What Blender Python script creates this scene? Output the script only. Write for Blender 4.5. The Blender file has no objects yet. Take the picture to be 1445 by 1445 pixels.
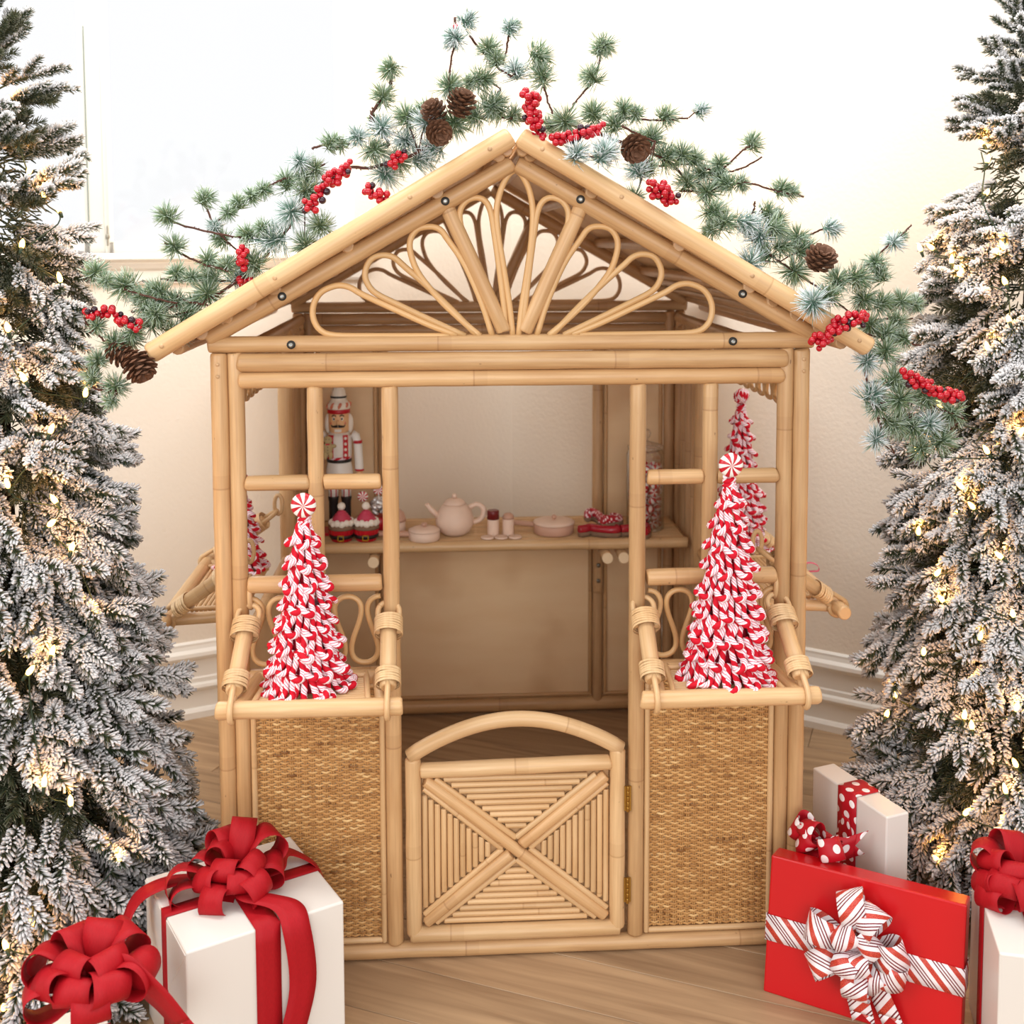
import bpy, math, random
from mathutils import Vector, Matrix, Euler
random.seed(7)
S = bpy.context.scene
COL = S.collection
PI = math.pi

# ------------------------------------------------------------------ camera
F, PY, YAW, PIT, ROL = 1618.09, 458.56, -0.0575, 0.0749, -0.0028
CAM = Vector((-0.1249, -2.0925, 1.3606))
cam = bpy.data.cameras.new('camera')
cam.sensor_width = 36.0
cam.sensor_fit = 'HORIZONTAL'
cam.lens = F / 1445 * 36
cam.shift_y = (PY - 722.5) / 1445
cam.clip_start = 0.05
co = bpy.data.objects.new('camera', cam)
COL.objects.link(co)
cy_, sy_ = math.cos(YAW), math.sin(YAW)
cp_, sp_ = math.cos(PIT), math.sin(PIT)
cr_, sr_ = math.cos(ROL), math.sin(ROL)
AX = Vector((cy_, sy_, 0))
AY = Vector((-sy_, cy_, 0))
AZ = Vector((0, 0, 1))
fwd = cp_ * AY - sp_ * AZ
upv = sp_ * AY + cp_ * AZ
rgt = AX.copy()
# image u = cr*u' - sr*v' ; v = sr*u' + cr*v'   (v down)
RX = cr_ * rgt + sr_ * upv
UP = -sr_ * rgt + cr_ * upv
M = Matrix((RX, UP, -fwd)).transposed().to_4x4()
M.translation = CAM
co.matrix_world = M
S.camera = co
cam.dof.use_dof = True
cam.dof.focus_distance = 2.12
cam.dof.aperture_fstop = 4.5

# ------------------------------------------------------------------ world and lights
w = bpy.data.worlds.new('world')
S.world = w
w.use_nodes = True
bgn = w.node_tree.nodes['Background']
bgn.inputs[0].default_value = (0.98, 0.985, 1.0, 1)
bgn.inputs[1].default_value = 1.02


def area(name, loc, target, size, power, color=(1, 1, 1), sy=None):
    l = bpy.data.lights.new(name, 'AREA')
    l.energy = power
    l.color = color
    l.size = size
    if sy:
        l.shape = 'RECTANGLE'
        l.size_y = sy
    o = bpy.data.objects.new(name, l)
    COL.objects.link(o)
    o.location = loc
    d = Vector(target) - Vector(loc)
    o.rotation_euler = d.to_track_quat('-Z', 'Y').to_euler()
    return o


area('ceiling_and_fill_light', (0.35, 0.15, 3.1), (0.45, 0.45, 0.9), 1.3, 40, (1.0, 0.99, 0.97))
area('ceiling_and_fill_light', (-0.8, 0.15, 2.95), (-0.85, 0.75, 0.5), 0.8, 22, (1.0, 0.99, 0.97))  # added fill lamp above the left tree, brightens the left wall
area('window_daylight', (-1.55, 2.05, 2.1), (0.1, -0.5, 0.5), 1.5, 42, (0.93, 0.97, 1.0))
area('added_side_fill', (-2.3, -1.7, 1.9), (-0.5, 0.9, 0.7), 1.4, 30, (1.0, 0.98, 0.94))  # unseen fill from the left, added to lighten the left wall
area('added_front_fill', (0.1, -5.0, 1.7), (0.0, 0.5, 0.7), 2.6, 88, (1.0, 0.985, 0.96))  # added soft fill behind the camera to brighten the playhouse interior
S.view_settings.view_transform = 'Standard'
S.view_settings.look = 'None'
S.view_settings.exposure = 0.0
S.view_settings.gamma = 1.0
S.view_settings.use_curve_mapping = False


def ray(x, y):
    u, v = (x - 722.5) / F, (y - PY) / F
    return RX * u - UP * v + fwd


def atY(x, y, Y):
    r = ray(x, y)
    return CAM + r * ((Y - CAM.y) / r.y)


def atZ(x, y, Z):
    r = ray(x, y)
    return CAM + r * ((Z - CAM.z) / r.z)


# ------------------------------------------------------------------ materials
MATS = {}


class NT:
    def __init__(s, name, rough=0.5, spec=0.4):
        s.m = bpy.data.materials.new(name)
        s.m.use_nodes = True
        s.t = s.m.node_tree
        s.b = s.t.nodes['Principled BSDF']
        s.b.inputs['Roughness'].default_value = rough
        s.b.inputs['Specular IOR Level'].default_value = spec
        MATS[name] = s.m

    def n(s, ty, **kw):
        nd = s.t.nodes.new(ty)
        for k, v in kw.items():
            if isinstance(v, dict):
                for a, b in v.items():
                    nd.inputs[a].default_value = b
            else:
                setattr(nd, k, v)
        return nd

    def l(s, a, b):
        s.t.links.new(a, b)

    def math(s, op, a, b=None, c=None):
        nd = s.t.nodes.new('ShaderNodeMath')
        nd.operation = op
        for i, v in enumerate((a, b, c)):
            if v is None:
                continue
            if isinstance(v, (int, float)):
                nd.inputs[i].default_value = v
            else:
                s.l(v, nd.inputs[i])
        return nd.outputs[0]

    def mix(s, f, a, b):
        nd = s.t.nodes.new('ShaderNodeMix')
        nd.data_type = 'RGBA'
        for i, v in ((0, f), (6, a), (7, b)):
            if isinstance(v, (int, float)):
                nd.inputs[i].default_value = v
            elif isinstance(v, tuple):
                nd.inputs[i].default_value = v if len(v) == 4 else v + (1,)
            else:
                s.l(v, nd.inputs[i])
        return nd.outputs[2]

    def ramp(s, f, stops, mode='LINEAR'):
        nd = s.t.nodes.new('ShaderNodeValToRGB')
        nd.color_ramp.interpolation = mode
        e = nd.color_ramp.elements
        while len(e) < len(stops):
            e.new(0.5)
        for i, (p, c) in enumerate(stops):
            e[i].position = p
            e[i].color = c if len(c) == 4 else tuple(c) + (1,)
        s.l(f, nd.inputs[0])
        return nd.outputs[0]

    def col(s, c):
        if isinstance(c, tuple):
            s.b.inputs['Base Color'].default_value = c + (1,)
        else:
            s.l(c, s.b.inputs['Base Color'])

    def bump(s, h, strength=0.3, dist=0.002):
        b = s.n('ShaderNodeBump')
        b.inputs['Strength'].default_value = strength
        b.inputs['Distance'].default_value = dist
        s.l(h, b.inputs['Height'])
        s.l(b.outputs[0], s.b.inputs['Normal'])


def rgb(r, g, b):
    f = lambda c: ((c / 255 + 0.055) / 1.055) ** 2.4 if c > 10 else c / 255 / 12.92
    return (f(r), f(g), f(b))


def plain(name, c, rough=0.5, spec=0.4, noise=0.0, scale=40, metal=0.0, bumps=0.0):
    t = NT(name, rough, spec)
    t.b.inputs['Metallic'].default_value = metal
    tc = t.n('ShaderNodeTexCoord')
    nz = t.n('ShaderNodeTexNoise', inputs=None) if False else t.n('ShaderNodeTexNoise')
    nz.inputs['Scale'].default_value = scale
    nz.inputs['Detail'].default_value = 4
    t.l(tc.outputs['Object'], nz.inputs['Vector'])
    d = tuple(max(0, k * (1 - noise)) for k in c)
    h = tuple(min(1, k * (1 + noise * .5)) for k in c)
    t.col(t.mix(nz.outputs[0], d, h))
    if bumps:
        t.bump(nz.outputs[0], bumps, 0.001)
    return t.m


def rattan(name, c1, c2, dark, rough=0.38, var=0.25, nodes=True):
    t = NT(name, rough, 0.45)
    uv = t.n('ShaderNodeUVMap')
    oi = t.n('ShaderNodeObjectInfo')
    sep = t.n('ShaderNodeSeparateXYZ')
    t.l(uv.outputs[0], sep.inputs[0])
    r10 = t.math('MULTIPLY', oi.outputs['Random'], 37.0)
    cmb = t.n('ShaderNodeCombineXYZ')
    t.l(t.math('MULTIPLY', sep.outputs[0], 22.0), cmb.inputs[0])
    t.l(t.math('MULTIPLY', sep.outputs[1], 9.0), cmb.inputs[1])
    t.l(r10, cmb.inputs[2])
    n1 = t.n('ShaderNodeTexNoise')
    n1.inputs['Scale'].default_value = 1.0
    n1.inputs['Detail'].default_value = 6
    t.l(cmb.outputs[0], n1.inputs['Vector'])
    cm2 = t.n('ShaderNodeCombineXYZ')
    t.l(t.math('MULTIPLY', sep.outputs[0], 1.5), cm2.inputs[0])
    t.l(t.math('MULTIPLY', sep.outputs[1], 5.0), cm2.inputs[1])
    t.l(r10, cm2.inputs[2])
    n2 = t.n('ShaderNodeTexNoise')
    n2.inputs['Scale'].default_value = 1.0
    n2.inputs['Detail'].default_value = 3
    t.l(cm2.outputs[0], n2.inputs['Vector'])
    a = t.mix(t.ramp(n2.outputs[0], [(0.3, (0, 0, 0)), (0.7, (1, 1, 1))]), c1, c2)
    g = t.ramp(n1.outputs[0], [(0.35, (0, 0, 0)), (0.75, (1, 1, 1))])
    b = t.mix(t.math('MULTIPLY', g, 0.35), a, dark)
    # joint rings of the cane, irregularly spaced
    if nodes:
        ph = t.math('FRACT', t.math('ADD', t.math('MULTIPLY', sep.outputs[1], 1.9), oi.outputs['Random']))
        ring = t.math('LESS_THAN', ph, 0.006)
        b = t.mix(t.math('MULTIPLY', ring, 0.35), b, dark)
        b = t.mix(t.math('MULTIPLY', t.math('LESS_THAN', ph, 0.05), 0.12), b, dark)
    # small dark flecks
    v = t.n('ShaderNodeTexNoise')
    v.inputs['Scale'].default_value = 2.2
    v.inputs['Detail'].default_value = 2
    cm3 = t.n('ShaderNodeCombineXYZ')
    t.l(t.math('MULTIPLY', sep.outputs[0], 5.0), cm3.inputs[0])
    t.l(t.math('MULTIPLY', sep.outputs[1], 22.0), cm3.inputs[1])
    t.l(r10, cm3.inputs[2])
    t.l(cm3.outputs[0], v.inputs['Vector'])
    fl = t.ramp(v.outputs[0], [(0.74, (0, 0, 0)), (0.80, (1, 1, 1))])
    b = t.mix(t.math('MULTIPLY', fl, 0.6), b, tuple(k * .35 for k in dark))
    hs = t.n('ShaderNodeHueSaturation')
    t.l(b, hs.inputs['Color'])
    t.l(t.math('ADD', t.math('MULTIPLY', oi.outputs['Random'], var), 1 - var * .6), hs.inputs['Value'])
    t.col(hs.outputs[0])
    t.bump(n1.outputs[0], 0.12, 0.001)
    return t.m


RAT = rattan('rattan', rgb(200, 156, 107), rgb(217, 177, 128), rgb(154, 106, 64))
RATL = rattan('rattan_pale', rgb(212, 171, 121), rgb(225, 189, 142), rgb(168, 120, 74), var=0.15)
RATT = rattan('rattan_thin', rgb(204, 160, 106), rgb(216, 176, 124), rgb(190, 142, 92), var=0.12, nodes=False)
BIND = rattan('binding_strip', rgb(218, 178, 126), rgb(232, 200, 154), rgb(164, 114, 70), var=0.2, nodes=False)
SHD = rattan('rattan_brown', rgb(196, 156, 112), rgb(214, 176, 132), rgb(150, 108, 70))
PLY = None
t = NT('plywood', 0.5, 0.35)
tc = t.n('ShaderNodeTexCoord')
mp = t.n('ShaderNodeMapping')
mp.inputs['Scale'].default_value = (3, 3, 14)
t.l(tc.outputs['Object'], mp.inputs[0])
nz = t.n('ShaderNodeTexNoise')
nz.inputs['Scale'].default_value = 1.4
nz.inputs['Detail'].default_value = 5
t.l(mp.outputs[0], nz.inputs['Vector'])
nb = t.n('ShaderNodeTexNoise')
nb.inputs['Scale'].default_value = 5
t.l(tc.outputs['Object'], nb.inputs['Vector'])
c = t.mix(nz.outputs[0], rgb(232, 194, 146), rgb(244, 216, 176))
c = t.mix(t.ramp(nb.outputs[0], [(0.5, (0, 0, 0)), (0.75, (.5, .5, .5))]), c, rgb(196, 146, 98))
t.col(c)
PLY = t.m

# woven cane: colour varies strand by strand
t = NT('cane_weave', 0.5, 0.3)
uv = t.n('ShaderNodeUVMap')
nz = t.n('ShaderNodeTexNoise')
nz.inputs['Scale'].default_value = 1.0
nz.inputs['Detail'].default_value = 3
t.l(uv.outputs[0], nz.inputs['Vector'])
t.col(t.ramp(nz.outputs[0], [(0.30, rgb(124, 80, 40)), (0.42, rgb(182, 132, 78)), (0.55, rgb(204, 156, 98)), (0.70, rgb(230, 192, 134))]))
CANE = t.m

# plaster wall with a fine orange peel
t = NT('wall_paint', 0.75, 0.2)
tc = t.n('ShaderNodeTexCoord')
nz = t.n('ShaderNodeTexNoise')
nz.inputs['Scale'].default_value = 90
nz.inputs['Detail'].default_value = 3
t.l(tc.outputs['Object'], nz.inputs['Vector'])
n2 = t.n('ShaderNodeTexNoise')
n2.inputs['Scale'].default_value = 2
t.l(tc.outputs['Object'], n2.inputs['Vector'])
t.col(t.mix(n2.outputs[0], rgb(234, 220, 202), rgb(240, 228, 212)))
t.bump(nz.outputs[0], 0.35, 0.003)
WALL = t.m
TRIM = plain('trim_paint', rgb(240, 234, 224), 0.35, 0.5, 0.03, 6)

t = NT('oak_plank', 0.42, 0.4)
uv = t.n('ShaderNodeUVMap')
oi = t.n('ShaderNodeObjectInfo')
mp = t.n('ShaderNodeMapping')
mp.inputs['Scale'].default_value = (40, 2.5, 1)
t.l(uv.outputs[0], mp.inputs[0])
cx3 = t.n('ShaderNodeCombineXYZ')
t.l(t.math('MULTIPLY', oi.outputs['Random'], 50), cx3.inputs[2])
va = t.n('ShaderNodeVectorMath')
va.operation = 'ADD'
t.l(mp.outputs[0], va.inputs[0])
t.l(cx3.outputs[0], va.inputs[1])
nz = t.n('ShaderNodeTexNoise')
nz.inputs['Scale'].default_value = 1
nz.inputs['Detail'].default_value = 7
nz.inputs['Distortion'].default_value = .6
t.l(va.outputs[0], nz.inputs['Vector'])
c = t.mix(t.ramp(nz.outputs[0], [(0.3, (0, 0, 0)), (0.7, (1, 1, 1))]), rgb(152, 122, 92), rgb(192, 160, 124))
hs = t.n('ShaderNodeHueSaturation')
t.l(c, hs.inputs['Color'])
t.l(t.math('ADD', t.math('MULTIPLY', oi.outputs['Random'], 0.16), 0.9), hs.inputs['Value'])
t.col(hs.outputs[0])
t.bump(nz.outputs[0], 0.1, 0.001)
OAK = t.m


def needle_mat(name, base, base2, tip, lo, hi, rough=0.7):
    t = NT(name, rough, 0.2)
    uv = t.n('ShaderNodeUVMap')
    sep = t.n('ShaderNodeSeparateXYZ')
    t.l(uv.outputs[0], sep.inputs[0])
    a = t.mix(t.math('FRACT', t.math('MULTIPLY', sep.outputs[0], 7.3)), base, base2)
    f = t.math('ADD', sep.outputs[1], t.math('MULTIPLY', t.math('SUBTRACT', sep.outputs[0], 0.5), 0.9))
    mr = t.n('ShaderNodeMapRange')
    mr.inputs['From Min'].default_value = lo
    mr.inputs['From Max'].default_value = hi
    t.l(f, mr.inputs['Value'])
    t.col(t.mix(mr.outputs[0], a, tip))
    return t.m


FLOCK = needle_mat('flocked_needle', rgb(54, 70, 48), rgb(98, 98, 66), rgb(222, 220, 220), 0.30, 0.85)
FLOCKD = needle_mat('bare_needle', rgb(50, 62, 44), rgb(84, 84, 56), rgb(170, 166, 150), 0.45, 1.3)
GNEED = needle_mat('garland_needle', rgb(92, 124, 92), rgb(146, 160, 116), rgb(206, 220, 206), 0.45, 1.3)
GSNOW = needle_mat('snowy_garland_needle', rgb(96, 136, 118), rgb(140, 166, 150), rgb(240, 246, 248), 0.3, .95)
BARK = plain('twig_bark', rgb(92, 60, 50), 0.8, 0.2, 0.4, 300)
TRUNK = plain('trunk_bark', rgb(70, 52, 40), 0.9, 0.1, 0.4, 60)
CONE = plain('pine_cone_scale', rgb(112, 78, 58), 0.65, 0.25, 0.35, 90)
REDB = plain('berry_red', rgb(186, 14, 34), 0.18, 0.6, 0.12, 50)
DARKB = plain('berry_dark', rgb(52, 22, 34), 0.2, 0.6, 0.2, 50)
PAPER = plain('white_wrapping_paper', rgb(228, 222, 214), 0.32, 0.4, 0.02, 8)
REDP = plain('red_wrapping_paper', rgb(198, 16, 22), 0.3, 0.45, 0.06, 6)
STEEL = plain('steel', rgb(150, 150, 145), 0.3, 0.5, 0.1, 50, metal=1.0)
BLACK = plain('black_rubber', rgb(28, 30, 28), 0.5, 0.4, 0.1, 50)
BRASS = plain('brass', rgb(176, 134, 62), 0.35, 0.5, 0.15, 80, metal=0.9)
BEECH = plain('beech_wood', rgb(236, 206, 184), 0.5, 0.3, 0.12, 30)
BEECHD = plain('beech_wood_dark', rgb(208, 164, 140), 0.5, 0.3, 0.15, 30)  # darker beech tone for knobs, handles and other parts
MAROON = plain('maroon_paint', rgb(112, 26, 26), 0.35, 0.4, 0.1, 30)
WHITEG = plain('white_gloss', rgb(240, 236, 228), 0.35, 0.4, 0.03, 30)
REDG = plain('red_gloss', rgb(196, 22, 40), 0.3, 0.5, 0.08, 30)
SKIN = plain('painted_face', rgb(240, 192, 142), 0.45, 0.35, 0.05, 30)
BLK = plain('black_paint', rgb(30, 26, 26), 0.35, 0.5, 0.1, 30)
GOLD = plain('gold_paint', rgb(206, 166, 50), 0.3, 0.5, 0.1, 60, metal=0.6)
PINK = plain('pink_icing', rgb(204, 66, 92), 0.5, 0.4, 0.15, 60)
CREAMI = plain('cream_icing', rgb(246, 238, 224), 0.6, 0.3, 0.05, 60, bumps=0.4)
CAKE = plain('cake_sponge', rgb(140, 112, 90), 0.8, 0.2, 0.3, 200)
SILV = plain('silver_foil', rgb(226, 226, 226), 0.25, 0.6, 0.2, 120, metal=0.6, bumps=0.6)
COOKIE = plain('cookie_red_icing', rgb(168, 30, 44), 0.25, 0.5, 0.15, 80)
SUGAR = plain('sugar_dust', rgb(240, 206, 208), 0.7, 0.3, 0.2, 300, bumps=0.4)
GINGER = plain('gingerbread', rgb(196, 176, 128), 0.6, 0.3, 0.12, 80)
EYEB = plain('eye_blue', rgb(60, 96, 130), 0.3, 0.5, 0.05, 30)
WIRE = plain('light_wire', rgb(46, 62, 44), 0.6, 0.3, 0.1, 50)
CHEEK = plain('cheek_pink', rgb(222, 132, 104), 0.5, 0.3, 0.05, 30)


def ribbon_mat():
    t = NT('red_ribbon', 0.62, 0.3)
    uv = t.n('ShaderNodeUVMap')
    wv = t.n('ShaderNodeTexNoise')
    mp = t.n('ShaderNodeMapping')
    mp.inputs['Scale'].default_value = (900, 120, 1)
    t.l(uv.outputs[0], mp.inputs[0])
    t.l(mp.outputs[0], wv.inputs['Vector'])
    wv.inputs['Scale'].default_value = 1
    t.col(t.mix(wv.outputs[0], rgb(146, 4, 16), rgb(184, 10, 26)))
    t.bump(wv.outputs[0], 0.25, 0.0006)
    return t.m


RIB = ribbon_mat()


def stripe_ribbon():
    t = NT('candy_stripe_ribbon', 0.4, 0.45)
    uv = t.n('ShaderNodeUVMap')
    sep = t.n('ShaderNodeSeparateXYZ')
    t.l(uv.outputs[0], sep.inputs[0])
    p = t.math('FRACT', t.math('MULTIPLY', t.math('ADD', sep.outputs[0], sep.outputs[1]), 21.0))
    W, R = rgb(240, 232, 234), rgb(176, 40, 34)
    D = rgb(120, 22, 34)
    c = t.ramp(p, [(0, R), (.26, W), (.46, D), (.52, W), (.60, D), (.66, W), (.74, D), (.80, W)], 'CONSTANT')
    nz = t.n('ShaderNodeTexNoise')
    nz.inputs['Scale'].default_value = 900
    t.l(uv.outputs[0], nz.inputs['Vector'])
    g = t.math('MULTIPLY', t.math('LESS_THAN', p, .26), t.ramp(nz.outputs[0], [(.5, (0, 0, 0)), (.62, (1, 1, 1))]))
    t.col(t.mix(g, c, rgb(240, 110, 80)))
    return t.m


STR = stripe_ribbon()


def dot_ribbon():
    t = NT('polka_dot_ribbon', 0.5, 0.35)
    uv = t.n('ShaderNodeUVMap')
    sep = t.n('ShaderNodeSeparateXYZ')
    t.l(uv.outputs[0], sep.inputs[0])
    s = 38.0
    v = t.math('MULTIPLY', sep.outputs[1], s)
    row = t.math('FLOOR', v)
    off = t.math('MULTIPLY', t.math('MODULO', row, 2.0), 0.5)
    a = t.math('SUBTRACT', t.math('FRACT', t.math('ADD', t.math('MULTIPLY', sep.outputs[0], s * .9), off)), .5)
    b = t.math('SUBTRACT', t.math('FRACT', v), .5)
    d = t.math('SQRT', t.math('ADD', t.math('MULTIPLY', a, a), t.math('MULTIPLY', b, b)))
    t.col(t.mix(t.math('LESS_THAN', d, .27), rgb(178, 12, 30), rgb(240, 228, 226)))
    return t.m


DOT = dot_ribbon()


def yarn():
    t = NT('candy_yarn', 0.7, 0.25)
    uv = t.n('ShaderNodeUVMap')
    sep = t.n('ShaderNodeSeparateXYZ')
    t.l(uv.outputs[0], sep.inputs[0])
    p = t.math('FRACT', t.math('ADD', sep.outputs[0], t.math('MULTIPLY', sep.outputs[1], 36.0)))
    W, R = rgb(246, 232, 236), rgb(204, 14, 40)
    P = rgb(214, 90, 118)
    c = t.ramp(p, [(0, R), (.46, W), (.61, P), (.66, W), (.80, P), (.85, W)], 'CONSTANT')
    t.col(c)
    nz = t.n('ShaderNodeTexWave')
    nz.inputs['Scale'].default_value = 3
    t.l(uv.outputs[0], nz.inputs['Vector'])
    return t.m


YARN = yarn()

PANE = bpy.data.materials.new('window_glass')
PANE.use_nodes = True
nt = PANE.node_tree
nt.nodes.remove(nt.nodes['Principled BSDF'])
tr = nt.nodes.new('ShaderNodeBsdfTransparent')
gl = nt.nodes.new('ShaderNodeBsdfGlossy')
gl.inputs['Roughness'].default_value = 0.02
mx = nt.nodes.new('ShaderNodeMixShader')
mx.inputs[0].default_value = 0.025
nt.links.new(tr.outputs[0], mx.inputs[1])
nt.links.new(gl.outputs[0], mx.inputs[2])
nt.links.new(mx.outputs[0], nt.nodes['Material Output'].inputs[0])
GLASS = PANE.copy()
GLASS.name = 'clear_glass'
gt = GLASS.node_tree
fz = gt.nodes.new('ShaderNodeLayerWeight')
fz.inputs[0].default_value = .35
gm = [n for n in gt.nodes if n.type == 'MIX_SHADER'][0]
gt.links.new(fz.outputs[1], gm.inputs[0])
BULB = NT('lit_bulb', 0.2, 0.5)
BULB.col((1, .8, .4))
BULB.b.inputs['Emission Color'].default_value = (1.0, 0.50, 0.09, 1)
BULB.b.inputs['Emission Strength'].default_value = 9
BULB = BULB.m


# ------------------------------------------------------------------ mesh builder
class MB:
    def __init__(s):
        s.v, s.f, s.uv, s.m, s.sm = [], [], [], [], []

    def face(s, idx, uvs, mi=0, smooth=True):
        s.f.append(idx)
        s.uv.extend(uvs)
        s.m.append(mi)
        s.sm.append(smooth)

    def tube(s, path, r, n=12, mi=0, caps=True, twist=0.0, lobes=0, lobe=0.0, vs=1.0, v0=0.0, closed=False, flat=None):
        P = [Vector(p) for p in path]
        N = len(P)
        rad = r if callable(r) else (lambda t: r)
        L = [0]
        for i in range(1, N):
            L.append(L[-1] + (P[i] - P[i - 1]).length)
        tot = max(L[-1], 1e-6)
        base = len(s.v)
        T = []
        for i in range(N):
            if closed:
                T.append((P[(i + 1) % N] - P[i - 1]).normalized())
            else:
                T.append((P[min(i + 1, N - 1)] - P[max(i - 1, 0)]).normalized())
        a = T[0].orthogonal().normalized() if flat is None else (Vector(flat) - T[0] * Vector(flat).dot(T[0])).normalized()
        for i in range(N):
            if i:
                a = (a - T[i] * a.dot(T[i]))
                a = a.normalized() if a.length > 1e-6 else T[i].orthogonal().normalized()
            b = T[i].cross(a)
            rr = rad(L[i] / tot)
            for k in range(n):
                th = 2 * PI * k / n
                q = rr * (1 + lobe * math.cos(lobes * (th + twist * L[i]))) if lobes else rr
                s.v.append(P[i] + (a * math.cos(th) + b * math.sin(th)) * q)
        rows = N if closed else N - 1
        Lc = L + [tot + (P[0] - P[-1]).length]
        for i in range(rows):
            i2 = (i + 1) % N
            for k in range(n):
                k2 = (k + 1) % n
                s.face((base + i * n + k, base + i * n + k2, base + i2 * n + k2, base + i2 * n + k),
                       [(k / n, v0 + Lc[i] * vs), ((k + 1) / n, v0 + Lc[i] * vs), ((k + 1) / n, v0 + Lc[i + 1] * vs), (k / n, v0 + Lc[i + 1] * vs)], mi)
        if caps and not closed:
            s.face(tuple(base + k for k in range(n))[::-1], [(.5, v0)] * n, mi, False)
            s.face(tuple(base + (N - 1) * n + k for k in range(n)), [(.5, v0 + tot)] * n, mi, False)
        return s

    def pole(s, a, b, r, n=14, mi=0, wob=0.02, seed=None):
        a, b = Vector(a), Vector(b)
        d = b - a
        L = d.length
        rn = random.Random(seed if seed is not None else int((a.x * 91 + a.z * 77 + b.x * 51 + b.z * 13) * 1000))
        segs = max(2, int(L / 0.05))
        e = min(r * .35, L * .2)
        ts = [0, e * .35, e] + [L * i / segs for i in range(1, segs)] + [L - e, L - e * .35, L]
        rs = [r * .78, r * .93, r] + [r * (1 + rn.uniform(-wob, wob)) for i in range(1, segs)] + [r, r * .93, r * .78]
        u = d.normalized()
        q = u.orthogonal().normalized()
        pts = [a + u * t + q * (rn.uniform(-1, 1) * r * .03) for t in ts]
        tab = [(t / L, k) for t, k in zip(ts, rs)]

        def rf(x):
            for (p, k), (p2, k2) in zip(tab, tab[1:]):
                if x <= p2 + 1e-9:
                    return k + (k2 - k) * ((x - p) / max(p2 - p, 1e-9))
            return tab[-1][1]
        s.tube(pts, rf, n, mi, v0=rn.uniform(0, 5))
        return s

    def box(s, c, size, rot=None, mi=0, smooth=False):
        c = Vector(c)
        hx, hy, hz = [k / 2 for k in size]
        R = rot if rot is not None else Matrix.Identity(3)
        b = len(s.v)
        for x, y, z in ((-1, -1, -1), (1, -1, -1), (1, 1, -1), (-1, 1, -1), (-1, -1, 1), (1, -1, 1), (1, 1, 1), (-1, 1, 1)):
            s.v.append(c + R @ Vector((x * hx, y * hy, z * hz)))
        for f, (U, V) in (((0, 3, 2, 1), (0, 1)), ((4, 5, 6, 7), (0, 1)), ((0, 1, 5, 4), (0, 2)), ((1, 2, 6, 5), (1, 2)), ((2, 3, 7, 6), (0, 2)), ((3, 0, 4, 7), (1, 2))):
            a_, b_ = size[U], size[V]
            s.face(tuple(b + i for i in f), [(0, 0), (a_, 0), (a_, b_), (0, b_)], mi, smooth)
        return s

    def lathe(s, prof, c, n=20, mi=0, axis=None, mis=None):
        c = Vector(c)
        R = Matrix.Identity(3) if axis is None else Vector((0, 0, 1)).rotation_difference(Vector(axis).normalized()).to_matrix()
        b = len(s.v)
        for r, z in prof:
            for k in range(n):
                th = 2 * PI * k / n
                s.v.append(c + R @ Vector((r * math.cos(th), r * math.sin(th), z)))
        for i in range(len(prof) - 1):
            for k in range(n):
                k2 = (k + 1) % n
                s.face((b + i * n + k, b + i * n + k2, b + (i + 1) * n + k2, b + (i + 1) * n + k),
                       [(k / n, prof[i][1]), ((k + 1) / n, prof[i][1]), ((k + 1) / n, prof[i + 1][1]), (k / n, prof[i + 1][1])], mis[i] if mis else mi)
        if prof[0][0] > 1e-4:
            s.face(tuple(b + k for k in range(n))[::-1], [(0, 0)] * n, mis[0] if mis else mi, False)
        if prof[-1][0] > 1e-4:
            s.face(tuple(b + (len(prof) - 1) * n + k for k in range(n)), [(0, 0)] * n, mis[-1] if mis else mi, False)
        return s

    def ball(s, c, r, n=12, mi=0, sc=(1, 1, 1), R=None, sector=None):
        c = Vector(c)
        m = max(4, n // 2 + 1)
        b = len(s.v)
        R = R or Matrix.Identity(3)
        for i in range(m + 1):
            ph = PI * i / m
            for k in range(n):
                th = 2 * PI * k / n
                s.v.append(c + R @ Vector((r * sc[0] * math.sin(ph) * math.cos(th), r * sc[1] * math.sin(ph) * math.sin(th), r * sc[2] * math.cos(ph))))
        for i in range(m):
            for k in range(n):
                k2 = (k + 1) % n
                q = mi if sector is None else sector(k, i)
                s.face((b + i * n + k, b + (i + 1) * n + k, b + (i + 1) * n + k2, b + i * n + k2),
                       [(k / n, i / m), (k / n, (i + 1) / m), ((k + 1) / n, (i + 1) / m), ((k + 1) / n, i / m)], q)
        return s

    def strip(s, pts, wd, hw, mi=0, v0=0.0, loop=False):
        """ribbon: centre points, width direction(s), half width(s)"""
        N = len(pts)
        b = len(s.v)
        L = v0
        vs = []
        for i in range(N):
            if i:
                L += (Vector(pts[i]) - Vector(pts[i - 1])).length
            vs.append(L)
            d = Vector(wd[i] if isinstance(wd, list) else wd).normalized()
            h = hw[i] if isinstance(hw, list) else hw
            for q in (-1, -.33, .33, 1):
                s.v.append(Vector(pts[i]) + d * h * q)
        for i in range(N - 1):
            for k in range(3):
                h = hw[i] if isinstance(hw, list) else hw
                mh = max(hw) if isinstance(hw, list) else hw
                qs = (-1, -.33, .33, 1)
                s.face((b + i * 4 + k, b + i * 4 + k + 1, b + i * 4 + 5 + k, b + i * 4 + 4 + k),
                       [(qs[k] * mh, vs[i]), (qs[k + 1] * mh, vs[i]), (qs[k + 1] * mh, vs[i + 1]), (qs[k] * mh, vs[i + 1])], mi)
        return s

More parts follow.
